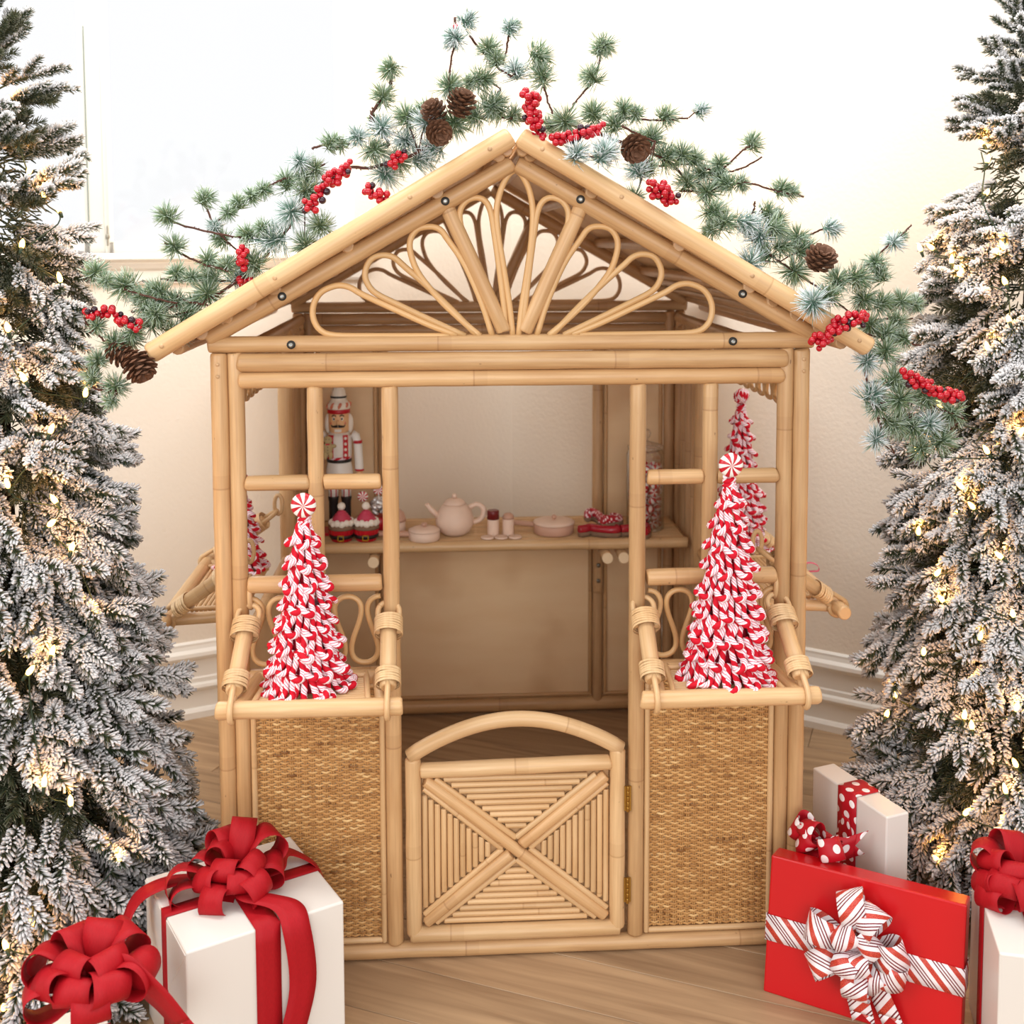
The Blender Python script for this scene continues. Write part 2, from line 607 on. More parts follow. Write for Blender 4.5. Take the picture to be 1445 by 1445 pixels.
    def needle(s, p, d, L, r0, r1, u, n=3, r2=None):
        """one needle: three rings (base, swollen middle, tip)"""
        d = Vector(d).normalized()
        a = d.orthogonal().normalized()
        c = d.cross(a)
        b = len(s.v)
        r2 = r1 * .35 if r2 is None else r2
        for t, r in ((0, r0), (.62, r1), (1, r2)):
            for k in range(n):
                th = 2 * PI * k / n
                s.v.append(p + d * (L * t) + (a * math.cos(th) + c * math.sin(th)) * r)
        tv = (0, .62, 1)
        for i in range(2):
            for k in range(n):
                k2 = (k + 1) % n
                s.face((b + i * n + k, b + i * n + k2, b + (i + 1) * n + k2, b + (i + 1) * n + k), [(u, tv[i]), (u, tv[i]), (u, tv[i + 1]), (u, tv[i + 1])], 0)
        s.face(tuple(b + 2 * n + k for k in range(n)), [(u, 1)] * n, 0)

    def mesh(s, name, mats, origin=(0, 0, 0)):
        me = bpy.data.meshes.new(name)
        o = Vector(origin)
        me.from_pydata([tuple(v - o) for v in s.v], [], s.f)
        for m in (mats if isinstance(mats, (list, tuple)) else [mats]):
            me.materials.append(m)
        me.polygons.foreach_set('material_index', s.m)
        me.polygons.foreach_set('use_smooth', s.sm)
        ul = me.uv_layers.new(name='UVMap')
        flat = [c for q in s.uv for c in q]
        ul.data.foreach_set('uv', flat)
        me.update()
        return me


WL = {}  # world location of every parent


def link(o, parent, wloc):
    COL.objects.link(o)
    WL[o.name] = Vector(wloc)
    if parent is not None:
        o.parent = parent
        o.location = Vector(wloc) - WL[parent.name]
    else:
        o.location = wloc
    return o


def mk(name, mb, mats, parent=None, loc=None, label=None, stuff=False):
    wl = Vector(loc) if loc is not None else (WL[parent.name] if parent is not None else Vector((0, 0, 0)))
    if isinstance(mb, MB):
        me = mb.mesh(name, mats, wl)
    else:
        me = mb
    o = bpy.data.objects.new(name, me)
    link(o, parent, wl)
    if label:
        o['label'] = label
    if stuff:
        o['kind'] = 'stuff'
    return o


def empty(name, loc, parent=None):
    o = bpy.data.objects.new(name, None)
    o.empty_display_size = 0.05
    return link(o, parent, loc)


def tag(o, label, cat, group=None):
    o['label'] = label
    o['category'] = cat
    if group:
        o['group'] = group
    return o


def struct(o):
    o['kind'] = 'structure'
    return o


def copytree(o, parent=None):
    c = o.copy()
    COL.objects.link(c)
    if parent is not None:
        c.parent = parent
    WL[c.name] = WL.get(o.name, Vector(o.location)).copy()
    for ch in [x for x in bpy.data.objects if x.parent == o]:
        copytree(ch, c)
    return c


def smoothpts(P, k=6):
    P = [Vector(p) for p in P]
    out = []
    for i in range(len(P) - 1):
        p0 = P[i - 1] if i else P[0] * 2 - P[1]
        p1, p2 = P[i], P[i + 1]
        p3 = P[i + 2] if i + 2 < len(P) else P[-1] * 2 - P[-2]
        for j in range(k):
            t = j / k
            out.append(.5 * ((2 * p1) + (p2 - p0) * t + (2 * p0 - 5 * p1 + 4 * p2 - p3) * t * t + (3 * p1 - p0 - 3 * p2 + p3) * t ** 3))
    out.append(P[-1])
    return out


# ------------------------------------------------------------------ the room
LA, CN, RA = Vector((-0.9, 1.135, 0)), Vector((0.083, 1.56, 0)), Vector((0.90, 0.978, 0))
ld = (CN - LA).normalized()
rd = (RA - CN).normalized()
ln = Vector((ld.y, -ld.x, 0))    # into the room
rn_ = Vector((rd.y, -rd.x, 0))
if ln.y > 0: ln = -ln
if rn_.y > 0: rn_ = -rn_
LSTART = LA - ld * 1.6
REND = RA + rd * 1.9


def wallpt(x, y):
    r = ray(x, y)
    n = ln
    tt = (LA - CAM).dot(n) / r.dot(n)
    return CAM + r * tt


HZ = 3.0
W1 = (wallpt(500, 300) - LA).dot(ld)      # right side of window opening along the left wall
Zs = 1.325
Wl = -1.30
Ztop = 2.75


def slab(mb, p0, d, n, a, b, z0, z1, th=0.1):
    """wall slab from a to b along d, thickness away from the room"""
    c = p0 + d * ((a + b) / 2) - n * (th / 2)
    R = Matrix((d, -n, Vector((0, 0, 1)))).transposed()
    mb.box((c.x, c.y, (z0 + z1) / 2), (b - a, th, z1 - z0), R)


aL = -(LA - LSTART).length
cL = (CN - LA).length
mb = MB()
slab(mb, LA, ld, ln, aL, cL, 0, Zs)
slab(mb, LA, ld, ln, W1, cL, Zs, HZ)
slab(mb, LA, ld, ln, aL, Wl, Zs, HZ)
slab(mb, LA, ld, ln, Wl, W1, Ztop, HZ)
struct(mk('wall_left', mb, WALL))
mb = MB()
slab(mb, CN, rd, rn_, 0.0, (REND - CN).length, 0, HZ)
struct(mk('wall_right', mb, WALL))
# rounded corner bead between the two walls
# floor
mb = MB()
mb.box((0, -0.9, -0.035), (6.4, 6.4, 0.05))
floor = struct(mk('floor', mb, plain('subfloor', rgb(96, 74, 54), 0.8, 0.1, 0.2, 10)))
pd = Vector((math.cos(math.radians(-24)), math.sin(math.radians(-24)), 0))
pn = Vector((-pd.y, pd.x, 0))
PW = 0.135
pvar = []
for q, PLn in enumerate((1.5, 1.1, 1.9)):
    mb = MB()
    h = 0.008
    g = 0.0006
    x, y = PLn / 2 - g, PW / 2 - g
    b0 = 0
    pr = [(-x, -y, 0), (x, -y, 0), (x, y, 0), (-x, y, 0), (-x, -y, h - .001), (x, -y, h - .001), (x, y, h - .001), (-x, y, h - .001),
          (-x + .001, -y + .001, h), (x - .001, -y + .001, h), (x - .001, y - .001, h), (-x + .001, y - .001, h)]
    mb.v = [Vector((a, b, c - h)) for a, b, c in pr]
    for f in ((0, 1, 5, 4), (1, 2, 6, 5), (2, 3, 7, 6), (3, 0, 4, 7), (4, 5, 9, 8), (5, 6, 10, 9), (6, 7, 11, 10), (7, 4, 8, 11), (8, 9, 10, 11)):
        mb.face(f, [(pr[i][1], pr[i][0]) for i in f], 0, False)
    pvar.append((mb.mesh('plank', OAK), PLn))
cnt = 0
rowi = 0
for r in range(-15, 16):
    off = random.uniform(0, 1.2)
    xx = -3.0 + off
    while xx < 2.6:
        me, PLn = pvar[random.randrange(3)]
        c = pd * (xx + PLn / 2) + pn * (r * PW) + Vector((0, 0.1, 0))
        xx += PLn
        # keep planks in front of the walls
        if (c - LA).dot(ln) < -0.5 or (c - CN).dot(rn_) < -0.6 or c.y < -2.0 or abs(c.x) > 2.9:
            continue
        o = bpy.data.objects.new('plank', me)
        COL.objects.link(o)
        o.parent = floor
        o.location = (c.x, c.y, 0.0)
        o.rotation_euler = (0, 0, math.atan2(pd.y, pd.x))
        cnt += 1


# baseboards: profile extruded along each wall
def profile_run(name, prof, p0, d, n, a, b, mat=TRIM):
    mb = MB()
    bb = 0
    for t in (a, b):
        for (o, z) in prof:
            mb.v.append(p0 + d * t + n * o + Vector((0, 0, z)))
    k = len(prof)
    for i in range(k):
        j = (i + 1) % k
        mb.face((i, j, k + j, k + i), [(0, 0), (.1, 0), (.1, 1), (0, 1)], 0, False)
    mb.face(tuple(range(k))[::-1], [(0, 0)] * k, 0, False)
    mb.face(tuple(range(k, 2 * k)), [(0, 0)] * k, 0, False)
    return mk(name, mb, mat)


BP = [(-.005, 0), (.028, 0), (.028, .018), (.022, .026), (.017, .028), (.017, .075), (.024, .08), (.027, .088), (.024, .096), (.016, .1), (.016, .112), (.012, .116), (.012, .165),
      (.020, .170), (.024, .178), (.022, .188), (.012, .196), (.009, .206), (.009, .212), (.003, .217), (-.005, .217)]
struct(profile_run('baseboard_left', BP, LA, ld, ln, aL, cL - .012))
struct(profile_run('baseboard_right', BP, CN, rd, rn_, .012, (REND - CN).length))

# window in the left wall
win = struct(empty('window_1', LA + ld * ((Wl + W1) / 2) + Vector((0, 0, Zs))))
R_ = Matrix((ld, -ln, Vector((0, 0, 1)))).transposed()


def wbox(name, a, b, z0, z1, o0, o1, mat=TRIM, parent=win):
    mb = MB()
    c = LA + ld * ((a + b) / 2) + ln * ((o0 + o1) / 2)
    mb.box((c.x, c.y, (z0 + z1) / 2), (b - a, abs(o1 - o0), z1 - z0), R_)
    return mk(name, mb, mat, parent)


for nm, a, b, z0, z1 in (('window_jamb', W1 - .02, W1, Zs, Ztop), ('window_jamb', Wl, Wl + .02, Zs, Ztop), ('window_head', Wl, W1, Ztop - .03, Ztop)):
    wbox(nm, a, b, z0, z1, -.1, .0)
m1 = (wallpt(127, 300) - LA).dot(ld)
m2 = (wallpt(155, 300) - LA).dot(ld)
WFP = plain('window_frame_paint', rgb(214, 210, 200), .5, .3, .02, 10)
wbox('window_mullion', m1, m2, Zs, Ztop - .03, -.075, -.02, WFP)
wbox('weather_strip', m1 - .0022, m1, Zs + .02, 1.93, -.03, -.018, plain('weather_strip_grey', rgb(128, 138, 130), .6, .2, .05, 20))
wbox('mullion_bead', m2 - .012, m2 - .006, Zs, Ztop - .03, -.02, -.016, WFP)
for a, b in ((Wl + .02, m1), (m2, W1 - .02)):
    for (z0, z1) in ((Zs, Zs + .03), (2.2, 2.22), (Ztop - .06, Ztop - .03)):
        wbox('sash_rail', a, b, z0, z1, -.07, -.035)
    wbox('sash_stile', a, a + .012, Zs, Ztop - .03, -.07, -.035)
    wbox('sash_stile', b - .012, b, Zs, Ztop - .03, -.07, -.035)
    wbox('window_pane', a + .012, b - .012, Zs + .03, Ztop - .06, -.056, -.052, PANE)
lt = LA + ld * (m2 - .006) + ln * (-.012)
mb = MB()
mb.ball(lt + Vector((0, 0, Zs + .045)), .006, 10, sc=(1, .6, 1.4))
mb.pole(lt + Vector((0, 0, Zs + .02)), lt + Vector((0, 0, Zs + .075)), .0022, 8)
mk('window_latch', mb, plain('latch_metal', rgb(150, 144, 130), .4, .5, .1, 40, metal=.6), win, label='small metal casement latch')
SP = [(-.05, 0), (.038, 0), (.044, .006), (.044, .016), (.038, .022), (-.05, .022)]
struct(profile_run('trim_1', [(o, z + Zs - .022) for o, z in SP], LA, ld, ln, Wl - .08, W1 + .05))
AP = [(-.005, 0), (.010, .0), (.014, .008), (.014, .035), (.022, .042), (.030, .056), (.030, .062), (-.005, .062)]
struct(profile_run('trim_2', [(o, z + Zs - .084) for o, z in AP], LA, ld, ln, Wl - .05, W1 + .03))

# white snowflake decal on the strip of wall beside the window
sf = wallpt(543, 52)
mb = MB()
for k in range(6):
    a = k * PI / 3 + .2
    dr = ld * math.cos(a) + Vector((0, 0, 1)) * math.sin(a)
    pr = ld * -math.sin(a) + Vector((0, 0, 1)) * math.cos(a)
    c = sf + ln * .0015
    def fl(pts, w=.0055):
        mb.strip([c + dr * x + pr * y for x, y in pts], [(dr * -(pts[min(i + 1, len(pts) - 1)][1] - pts[max(i - 1, 0)][1]) + pr * (pts[min(i + 1, len(pts) - 1)][0] - pts[max(i - 1, 0)][0])) for i in range(len(pts))], w / 2)
    fl([(.0, 0), (.12, 0)])
    for s_ in (-1, 1):
        for r0, ll in ((.03, .028), (.065, .034)):
            loop = [(r0 + ll * .9 * math.sin(PI * t) * .8 + .004, s_ * (ll * math.sin(PI * t) * .6 + .011 * math.sin(2 * PI * t))) for t in [i / 12 for i in range(13)]]
            fl(loop)
        fl([(.09, 0), (.112, s_ * .022)])
dec = mk('snowflake_decal', mb, plain('white_vinyl', rgb(252, 252, 252), .5, .3, .01, 10), None, sf)
tag(dec, 'white swirly snowflake decal on the beige wall right of the window', 'decal')

# ------------------------------------------------------------------ the rattan playhouse
DP = 1.12
HO = empty('rattan_playhouse', (0, 0, 0))
tag(HO, 'natural rattan playhouse with gabled roof, swing gate and window trays', 'playhouse')


def P_(name, a, b, r, mat=RAT, parent=None, n=14, wob=.02):
    mb = MB()
    mb.pole(a, b, r, n, wob=wob)
    p = parent or HO
    return mk(name, mb, mat, p)


# corner posts: two canes at each front and back corner
for s in (-1, 1):
    P_('post', (s * .536, 0.0, 0.0), (s * .536, 0.0, 1.156), .0158)
    P_('post', (s * .507, 0.004, 0.03), (s * .507, 0.004, 1.158), .0152)
    P_('post', (s * .536, DP, 0.0), (s * .536, DP, 1.156), .0158, SHD)
    P_('post', (s * .507, DP - .004, 0.03), (s * .507, DP - .004, 1.156), .0152, SHD)
    P_('door_post', (s * .229, 0.0, 0.03), (s * .229, 0.0, 1.094), .0155)
    # mullions and ladder rungs of the front windows
    P_('mullion', (s * .365, 0.0, .735), (s * .365, 0.0, 1.094), .0148)
    for z in (.917, .727):
        if z > .9:
            P_('rung', (s * .247, 0.001, z), (s * .352, .001, z), .0145)
            P_('rung', (s * .378, 0.001, z), (s * .492, .001, z), .0145)
        else:
            P_('rung', (s * .247, 0.001, z), (s * .492, .001, z), .0158)
    P_('sill_rail', (s * .240, 0.003, .552), (s * .494, .003, .552), .0145)
P_('header_rail', (-.500, -0.004, 1.1385), (.506, -0.004, 1.1385), .0172)
P_('header_rail', (-.500, 0.0, 1.1065), (.500, 0.0, 1.1065), .0158)
P_('bottom_rail', (-.52, 0, .0158), (.52, 0, .0158), .0155)

# front cane panels with thin trim
for s in (-1, 1):
    x0, x1 = (.2535, .4815)
    z0, z1 = .045, .535
    for xx in (x0 - .004, x1 + .005):
        P_('panel_trim', (s * xx, -.004, z0 - .01), (s * xx, -.004, z1), .0055, RATL, n=10)
    P_('panel_trim', (s * x0, -.004, z0 - .006), (s * x1, -.004, z0 - .006), .0055, RATL, n=10)
    P_('panel_trim', (s * x0, -.004, z1), (s * x1, -.004, z1), .0055, RATL, n=10)
    # weave: warp stakes with weft strands running over and under them
    mb = MB()
    nst = 18
    dx = (x1 - x0) / nst
    for i in range(nst + 1):
        xx = x0 + dx * i + random.uniform(-.0006, .0006)
        for e in (-.0017, .0017):
            mb.box((s * (xx + e), -.0004, (z0 + z1) / 2), (.0026, .0024, z1 - z0))
    pitch = .0050
    rows = int((z1 - z0) / pitch)
    for j in range(rows):
        z = z0 + pitch * (j + .5)
        hh = pitch * random.uniform(.36, .5)
        ph = j % 2
        b = len(mb.v)
        npt = nst * 2
        cv = random.uniform(0, 60)
        for i in range(npt + 1):
            xx = x0 + (x1 - x0) * i / npt
            y = -.0034 * math.cos(PI * (i / 2 + ph)) if i % 2 == 0 else 0
            zz = z + random.uniform(-.0003, .0003)
            mb.v.append(Vector((s * xx, y - .0006, zz + hh)))
            mb.v.append(Vector((s * xx, y - .0018, zz)))
            mb.v.append(Vector((s * xx, y - .0006, zz - hh)))
        for i in range(npt):
            for k in range(2):
                a0 = b + i * 3 + k
                mb.face((a0, a0 + 1, a0 + 4, a0 + 3), [(cv + i * .12, j * .23)] * 2 + [(cv + i * .12 + .12, j * .23)] * 2, 0)
    mk('cane_panel', mb, CANE, HO, stuff=True)
    mb = MB()
    mb.box((s * (x0 + x1) / 2, .006, (z0 + z1) / 2), (x1 - x0, .004, z1 - z0))
    mk('panel_backing', mb, PLY, HO)

# wavy bent-cane grille under each front window
for s in (-1, 1):
    pts = []
    per = .0605
    xa, xb = .246, .494
    nper = 4
    for i in range(nper * 40 + 1):
        tt = i / 40
        x = xa + .004 + tt * per + .0165 * math.sin(4 * PI * tt) * (1 if True else 0)
        x = min(max(x, xa), xb)
        pts.append((s * x, .003, .638 + .063 * math.cos(2 * PI * tt)))
    mb = MB()
    mb.tube(pts, .0052, 8)
    mk('wavy_grille', mb, RATT, HO)

# gable ends
fan = {
    'c': [(718.8, 474), (714, 430), (705, 372), (698, 330), (696, 296), (702, 268), (712, 248), (722, 241), (732, 248), (742, 268), (747, 296), (746, 330), (741, 372), (732, 430), (727, 474)],
    '1': [(709, 466), (706, 430), (700, 380), (693, 330), (688, 300), (680, 284), (667, 279), (652, 285), (644, 301), (647, 326), (658, 358), (680, 410), (701, 452)],
    '2': [(690, 474), (676, 430), (652, 375), (627, 338), (616, 324), (602, 320), (584, 324), (574, 340), (576, 362), (588, 389), (618, 425), (650, 455), (673, 474)],
    '3': [(668, 473), (632, 436), (596, 402), (566, 376), (552, 364), (537, 360), (520, 365), (511, 382), (513, 398), (526, 414), (560, 431), (600, 450), (652, 474)],
    '4': [(640, 473), (600, 458), (560, 440), (525, 424), (504, 414), (488, 405), (470, 403), (449, 412), (438, 430), (438, 450), (448, 466), (468, 473), (520, 474), (580, 474), (629, 474)],
}
for gi, (Y, mt, mp_) in enumerate(((0.0, RATT, RAT), (DP + .005, SHD, SHD))):
    for key, pl in fan.items():
        for s in ((1,) if key == 'c' else (-1, 1)):
            pts = []
            for (x, y) in pl:
                p = atY(x, y, 0)
                pts.append(Vector(((p.x + .006) * (1 if s == 1 else -1), Y - .002, p.z)))
            if s == -1:
                pts = pts
            mb = MB()
            mb.tube(smoothpts(pts, 4), .0058, 9)
            mk('petal_loop', mb, mt, HO)
    for s in (-1, 1):
        P_('fan_strut', (s * .018, Y, 1.190), (s * .122, Y, 1.418), .0142, mp_)
        P_('gable_rafter', (s * .555, Y - .004, 1.182), (s * .004, Y - .004, 1.497), .0165, mp_)
    P_('gable_beam', (-.555, Y, 1.1715), (.558, Y, 1.1715), .0155, mp_)

# roof: outer rake canes, panels, purlins
for s in (-1, 1):
    for Y in (-.045, DP + .03):
        P_('rake_pole', (s * .648, Y, 1.160), (s * .008, Y, 1.541), .0188, RATL if Y < 0 else SHD)
    # plywood panel on each slope
    a, b = Vector((s * .632, 0, 1.170)), Vector((s * .012, 0, 1.539))
    u = (b - a)
    mb = MB()
    c = (a + b) / 2 + Vector((0, DP / 2 - .008, 0.004))
    R = Matrix((u.normalized(), Vector((0, 1, 0)), u.normalized().cross(Vector((0, 1, 0))))).transposed()
    mb.box(c, (u.length, DP + .055, .006), R)
    mk('roof_panel', mb, PLY, HO)
    nrm = Vector((-u.z, 0, u.x)).normalized()
    if nrm.z > 0: nrm = -nrm
    for q, tt in enumerate((.03, .10, .17, .24, .31, .52, .78, .96)):
        p = a + u * tt + nrm * .016
        P_('purlin', (p.x, -.02, p.z), (p.x, DP + .02, p.z), .0125, SHD, n=10)
    for q in range(9):
        tt = (q + .5) / 9
        for Y, mt in ((-.045, RATL),):
            pass
    # dowel plugs on the rake
    for tt in (.04, .35, .72, .94):
        p = Vector((s * .648, -.0630, 1.160)).lerp(Vector((s * .008, -.0630, 1.541)), tt)
        mb = MB()
        mb.lathe([(0.0042, 0), (.0042, .001), (.001, .0014)], p, 10, axis=(0, -1, 0))
        mk('dowel_plug', mb, SHD, HO)
    P_('ridge_pole', (s * .014, -.03, 1.518), (s * .014, DP + .02, 1.518), .011, SHD, n=10)
    # plugs near post tops
    for z in (1.137, 1.115):
        mb = MB()
        mb.lathe([(0.0035, 0), (.0035, .001), (.001, .0014)], (s * .536, -.0158, z), 10, axis=(0, -1, 0))
        mk('dowel_plug', mb, SHD, HO)
for (x, z) in ((-.125, 1.4285), (.119, 1.4315), (-.418, 1.259), (.418, 1.259), (-.404, 1.1715), (.402, 1.1715)):
    mb = MB()
    mb.lathe([(.0078, 0), (.0078, .003), (.0055, .0036)], (x, -.0185 if z > 1.2 else -.0145, z), 16, axis=(0, -1, 0))
    b_ = mk('bolt', mb, BLACK, HO, label='dark round bolt with steel head')
    mb = MB()
    mb.lathe([(.0042, 0), (.0045, .0035), (.002, .0045), (.0015, .003)], (x, -.020 if z > 1.2 else -.0165, z), 12, axis=(0, -1, 0))
    mk('bolt_head', mb, STEEL, b_)

# side walls
for s in (-1, 1):
    X = s * .53
    for Y, r in ((.035, .0125), (.075, .0145), (.80, .0195), (.86, .014), (.93, .015), (1.0, .013), (1.07, .015)):
        P_('side_post', (X, Y, .03), (X, Y, 1.14), r, RAT if Y < .82 else SHD)
    P_('side_rail', (X, .02, .0165), (X, DP - .02, .0165), .0155)
    P_('side_rail', (X, .02, 1.137), (X, DP - .02, 1.137), .0155, SHD)
    P_('side_rail', (X, .02, 1.106), (X, DP - .02, 1.106), .0145, SHD)
    P_('side_rail', (X, .10, .552), (X, .78, .552), .0145)
    P_('side_rail', (X, .10, .727), (X, .78, .727), .0)if False else None
    mb = MB()
    mb.box((X, .44, .29), (.005, .70, .50))
    mk('side_panel', mb, PLY, HO)
    mb = MB()
    mb.box((X + s * .004, .955, .58), (.004, .30, 1.08))
    mk('side_panel', mb, PLY, HO)
    # scalloped loops hanging under the top rail
    pts = []
    per = .058
    for i in range(11 * 28 + 1):
        tt = i / 28
        pts.append((X, .10 + tt * per + .0165 * math.sin(4 * PI * tt), 1.100 - .062 * (1 - math.cos(2 * PI * tt)) / 2))
    mb = MB()
    mb.tube(pts, .0048, 8)
    mk('scallop_trim', mb, RATT, HO)

# back wall
YB = DP
for x0, x1 in ((-.49, -.315), (.315, .49)):
    mb = MB()
    mb.box(((x0 + x1) / 2, YB, .58), (x1 - x0, .005, 1.06))
    mk('back_panel', mb, PLY, HO)
mb = MB()
mb.box((0, YB, .29), (.60, .005, .53))
mk('back_panel', mb, PLY, HO)
for s in (-1, 1):
    P_('back_post', (s * .303, YB - .004, .03), (s * .303, YB - .004, 1.10), .0155, SHD)
    for z0, z1 in ((.05, .54), (.57, 1.09)):
        P_('panel_trim', (s * .325, YB - .008, z0), (s * .325, YB - .008, z1), .0055, RAT, n=8)
        P_('panel_trim', (s * .482, YB - .008, z0), (s * .482, YB - .008, z1), .0055, RAT, n=8)
    P_('panel_trim', (s * .325, YB - .008, .052), (s * .482, YB - .008, .052), .0055, RAT, n=8)
    P_('panel_trim', (s * .282, YB - .008, .05), (s * .282, YB - .008, .54), .0055, RAT, n=8)
P_('panel_trim', (-.282, YB - .008, .052), (.282, YB - .008, .052), .0055, RAT, n=8)
P_('back_rail', (-.52, YB, .0225), (.52, YB, .0225), .021, RAT)
P_('back_rail', (-.50, YB, 1.1385), (.50, YB, 1.1385), .0165, SHD)
P_('back_rail', (-.50, YB, 1.1065), (.50, YB, 1.1065), .0155, SHD)
P_('back_rail', (-.30, YB, .556), (.30, YB, .556), .0145, RAT)

# shelf along the back wall
SH = empty('shelf', (0, .98, .56), HO)
SZ = .5735
P_('shelf_rail', (-.495, .852, .561), (.508, .852, .561), .0145, RATL, SH)
P_('shelf_rail', (-.495, 1.095, .561), (.508, 1.095, .561), .0125, RATL, SH)
for xx in (-.49, -.30, -.05, .125, .255, .50):
    P_('shelf_bearer', (xx, .86, .562), (xx, 1.09, .562), .0095, RATL, SH, n=10)
nsl = 12
ENDS = []
for i in range(nsl):
    yy = .874 + i * (1.086 - .874) / (nsl - 1)
    P_('slat', (-.49, yy, .5685), (.50, yy, .5685), .0052, RATL, SH, n=8)
for s in (-1, 1):
    for xx in (.292, .335):
        x_ = s * xx if s == 1 else -xx + .018
        mb = MB()
        mb.tube([(x_, .835, .527), (x_, .90, .530), (x_, 1.10, .530)], .0140, 18)
        tr_ = mk('towel_rod', mb, SHD, SH)
        mb = MB()
        mb.lathe([(.0147, 0), (.0147, .004), (.0135, .006)], (x_, .836, .5265), 20, axis=(0, -1, .18))
        ENDS.append((mb, tr_, x_))
    P_('shelf_bracket', (s * .300, 1.085, .36), (s * .300, 1.085, .54), .014, SHD, SH)
    for z in (.44, .395):
        mb = MB()
        mb.lathe([(.006, 0), (.006, .003), (.002, .005)], (s * .300, 1.071, z), 10, axis=(0, -1, 0))
        mk('screw', mb, STEEL, SH)

for mb, tr_, x_ in ENDS:
    mk('cut_end', mb, plain('sawn_end', rgb(240, 214, 176), .7, .2, .08, 200) if 'sawn_end' not in MATS else MATS['sawn_end'], tr_, label='pale sawn end of the rod')

# ------------------------------------------------------------------ trays with their hanging arms
def tray(T, ring_s):
    """T maps local (x along wall, y out of wall, z) to world"""
    tr = empty('window_tray', T(0, .08, .56), HO)
    hw = .148
    ho = .085 if False else .087
    P_('tray_rail', T(-.158, .172, .562), T(.158, .172, .562), .0155, RATL, tr)
    P_('tray_rail', T(-hw + .035, .028, .560), T(hw - .035, .028, .560), .0125, RATL, tr)
    for q in (-1, 1):
        P_('tray_rail', T(q * (hw - .04), .018, .560), T(q * (hw - .025), .163, .560), .0125, RATL, tr)
        P_('tray_trim', T(q * (hw - .062), .03, .568), T(q * (hw - .05), .158, .568), .0052, RATL, tr, n=8)
    P_('tray_trim', T(-hw + .06, .042, .568), T(hw - .06, .042, .568), .0052, RATL, tr, n=8)
    for i in range(11):
        yy = .052 + i * .0096
        P_('slat', T(-hw + .055, yy, .563), T(hw - .055, yy, .563), .0046, RATL, tr, n=8)
    for q in (-1, 1):
        x = q * .128
        top = T(x, .030, .668)
        bot = T(x + q * .004, .150, .585)
        top, bot = Vector(top), Vector(bot)
        d = (bot - top).normalized()
        P_('tray_arm', top, bot, .0150, RATL, tr)
        side = Vector(T(1, 0, 0)) - Vector(T(0, 0, 0))
        # U loop of thin cane at the upper end, lashed to the arm
        nrm = side.cross(d).normalized()
        pts = []
        for i in range(17):
            a = PI * i / 16
            pts.append(top - d * (.016 + .022 * math.sin(a)) + side * (.0195 * math.cos(a)))
        pts = [top + d * .03 + side * .0195] + pts + [top + d * .03 - side * .0195]
        mb = MB()
        mb.tube(pts, .0052, 8)
        mk('hanging_loop', mb, RATL, tr)
        # eye on the post
        e = top - d * .036
        pts = [e + Vector((0, 0, .016)) * math.cos(a) * 1.5 + (Vector(T(0, 1, 0)) - Vector(T(0, 0, 0))) * (.010 * math.sin(a) - .006) + Vector((0, 0, .018)) for a in [2 * PI * i / 20 for i in range(20)]]
        mb = MB()
        mb.tube(pts, .0050, 8, closed=True)
        mk('post_eye', mb, RATL, tr)
        # lashings
        for (c0, rr, nb) in ((top + d * .002, .0240, 7), (bot - d * .034, .0205, 6)):
            mb = MB()
            for k in range(nb):
                cc = c0 + d * (k * .0050)
                tl = random.uniform(-.12, .12)
                pts = []
                for i in range(20):
                    a = 2 * PI * i / 20
                    pts.append(cc + side * ((rr + .001) * math.cos(a)) + nrm * (rr * .86 * math.sin(a)) + d * (tl * rr * math.cos(a) * .6))
                b0 = len(mb.v)
                for p in pts:
                    o_ = (p - cc)
                    o_ = (o_ - d * o_.dot(d)).normalized()
                    mb.v += [p - d * .0025, p + o_ * .0014 - d * .0014, p + o_ * .0014 + d * .0014, p + d * .0025]
                for i in range(20):
                    j = (i + 1) % 20
                    for m_ in range(3):
                        mb.face((b0 + i * 4 + m_, b0 + i * 4 + m_ + 1, b0 + j * 4 + m_ + 1, b0 + j * 4 + m_), [(i / 20, k * .01), (i / 20, k * .01 + .004), ((i + 1) / 20, k * .01 + .004), ((i + 1) / 20, k * .01)], 0)
            mk('lashing', mb, BIND, tr)
        # hook that carries the front rail
        cc = Vector(T(x + q * .004, .172, .562))
        out = Vector(T(0, 1, 0)) - Vector(T(0, 0, 0))
        pts = [cc + out * (.0195 * math.cos(a)) + Vector((0, 0, 1)) * (.0195 * math.sin(a)) for a in [math.radians(g) for g in range(60, -200, -18)]]
        pts = [bot + nrm * (.011 if nrm.dot(out) > 0 else -.011) - d * .005] + pts + [bot - nrm * (.011 if nrm.dot(out) > 0 else -.011) - d * .005]
        mb = MB()
        mb.tube(smoothpts(pts, 3), .0052, 8)
        mk('rail_hook', mb, RATL, tr)
    return tr


tray(lambda x, y, z: Vector((-.362 + x, -y, z)), 1)
tray(lambda x, y, z: Vector((.366 + x, -y, z)), 1)
for s in (-1, 1):
    # the side trays are wider
    tray(lambda x, y, z, s=s: Vector((s * (.548 + y), .52 + x * 1.68, z)), 1)

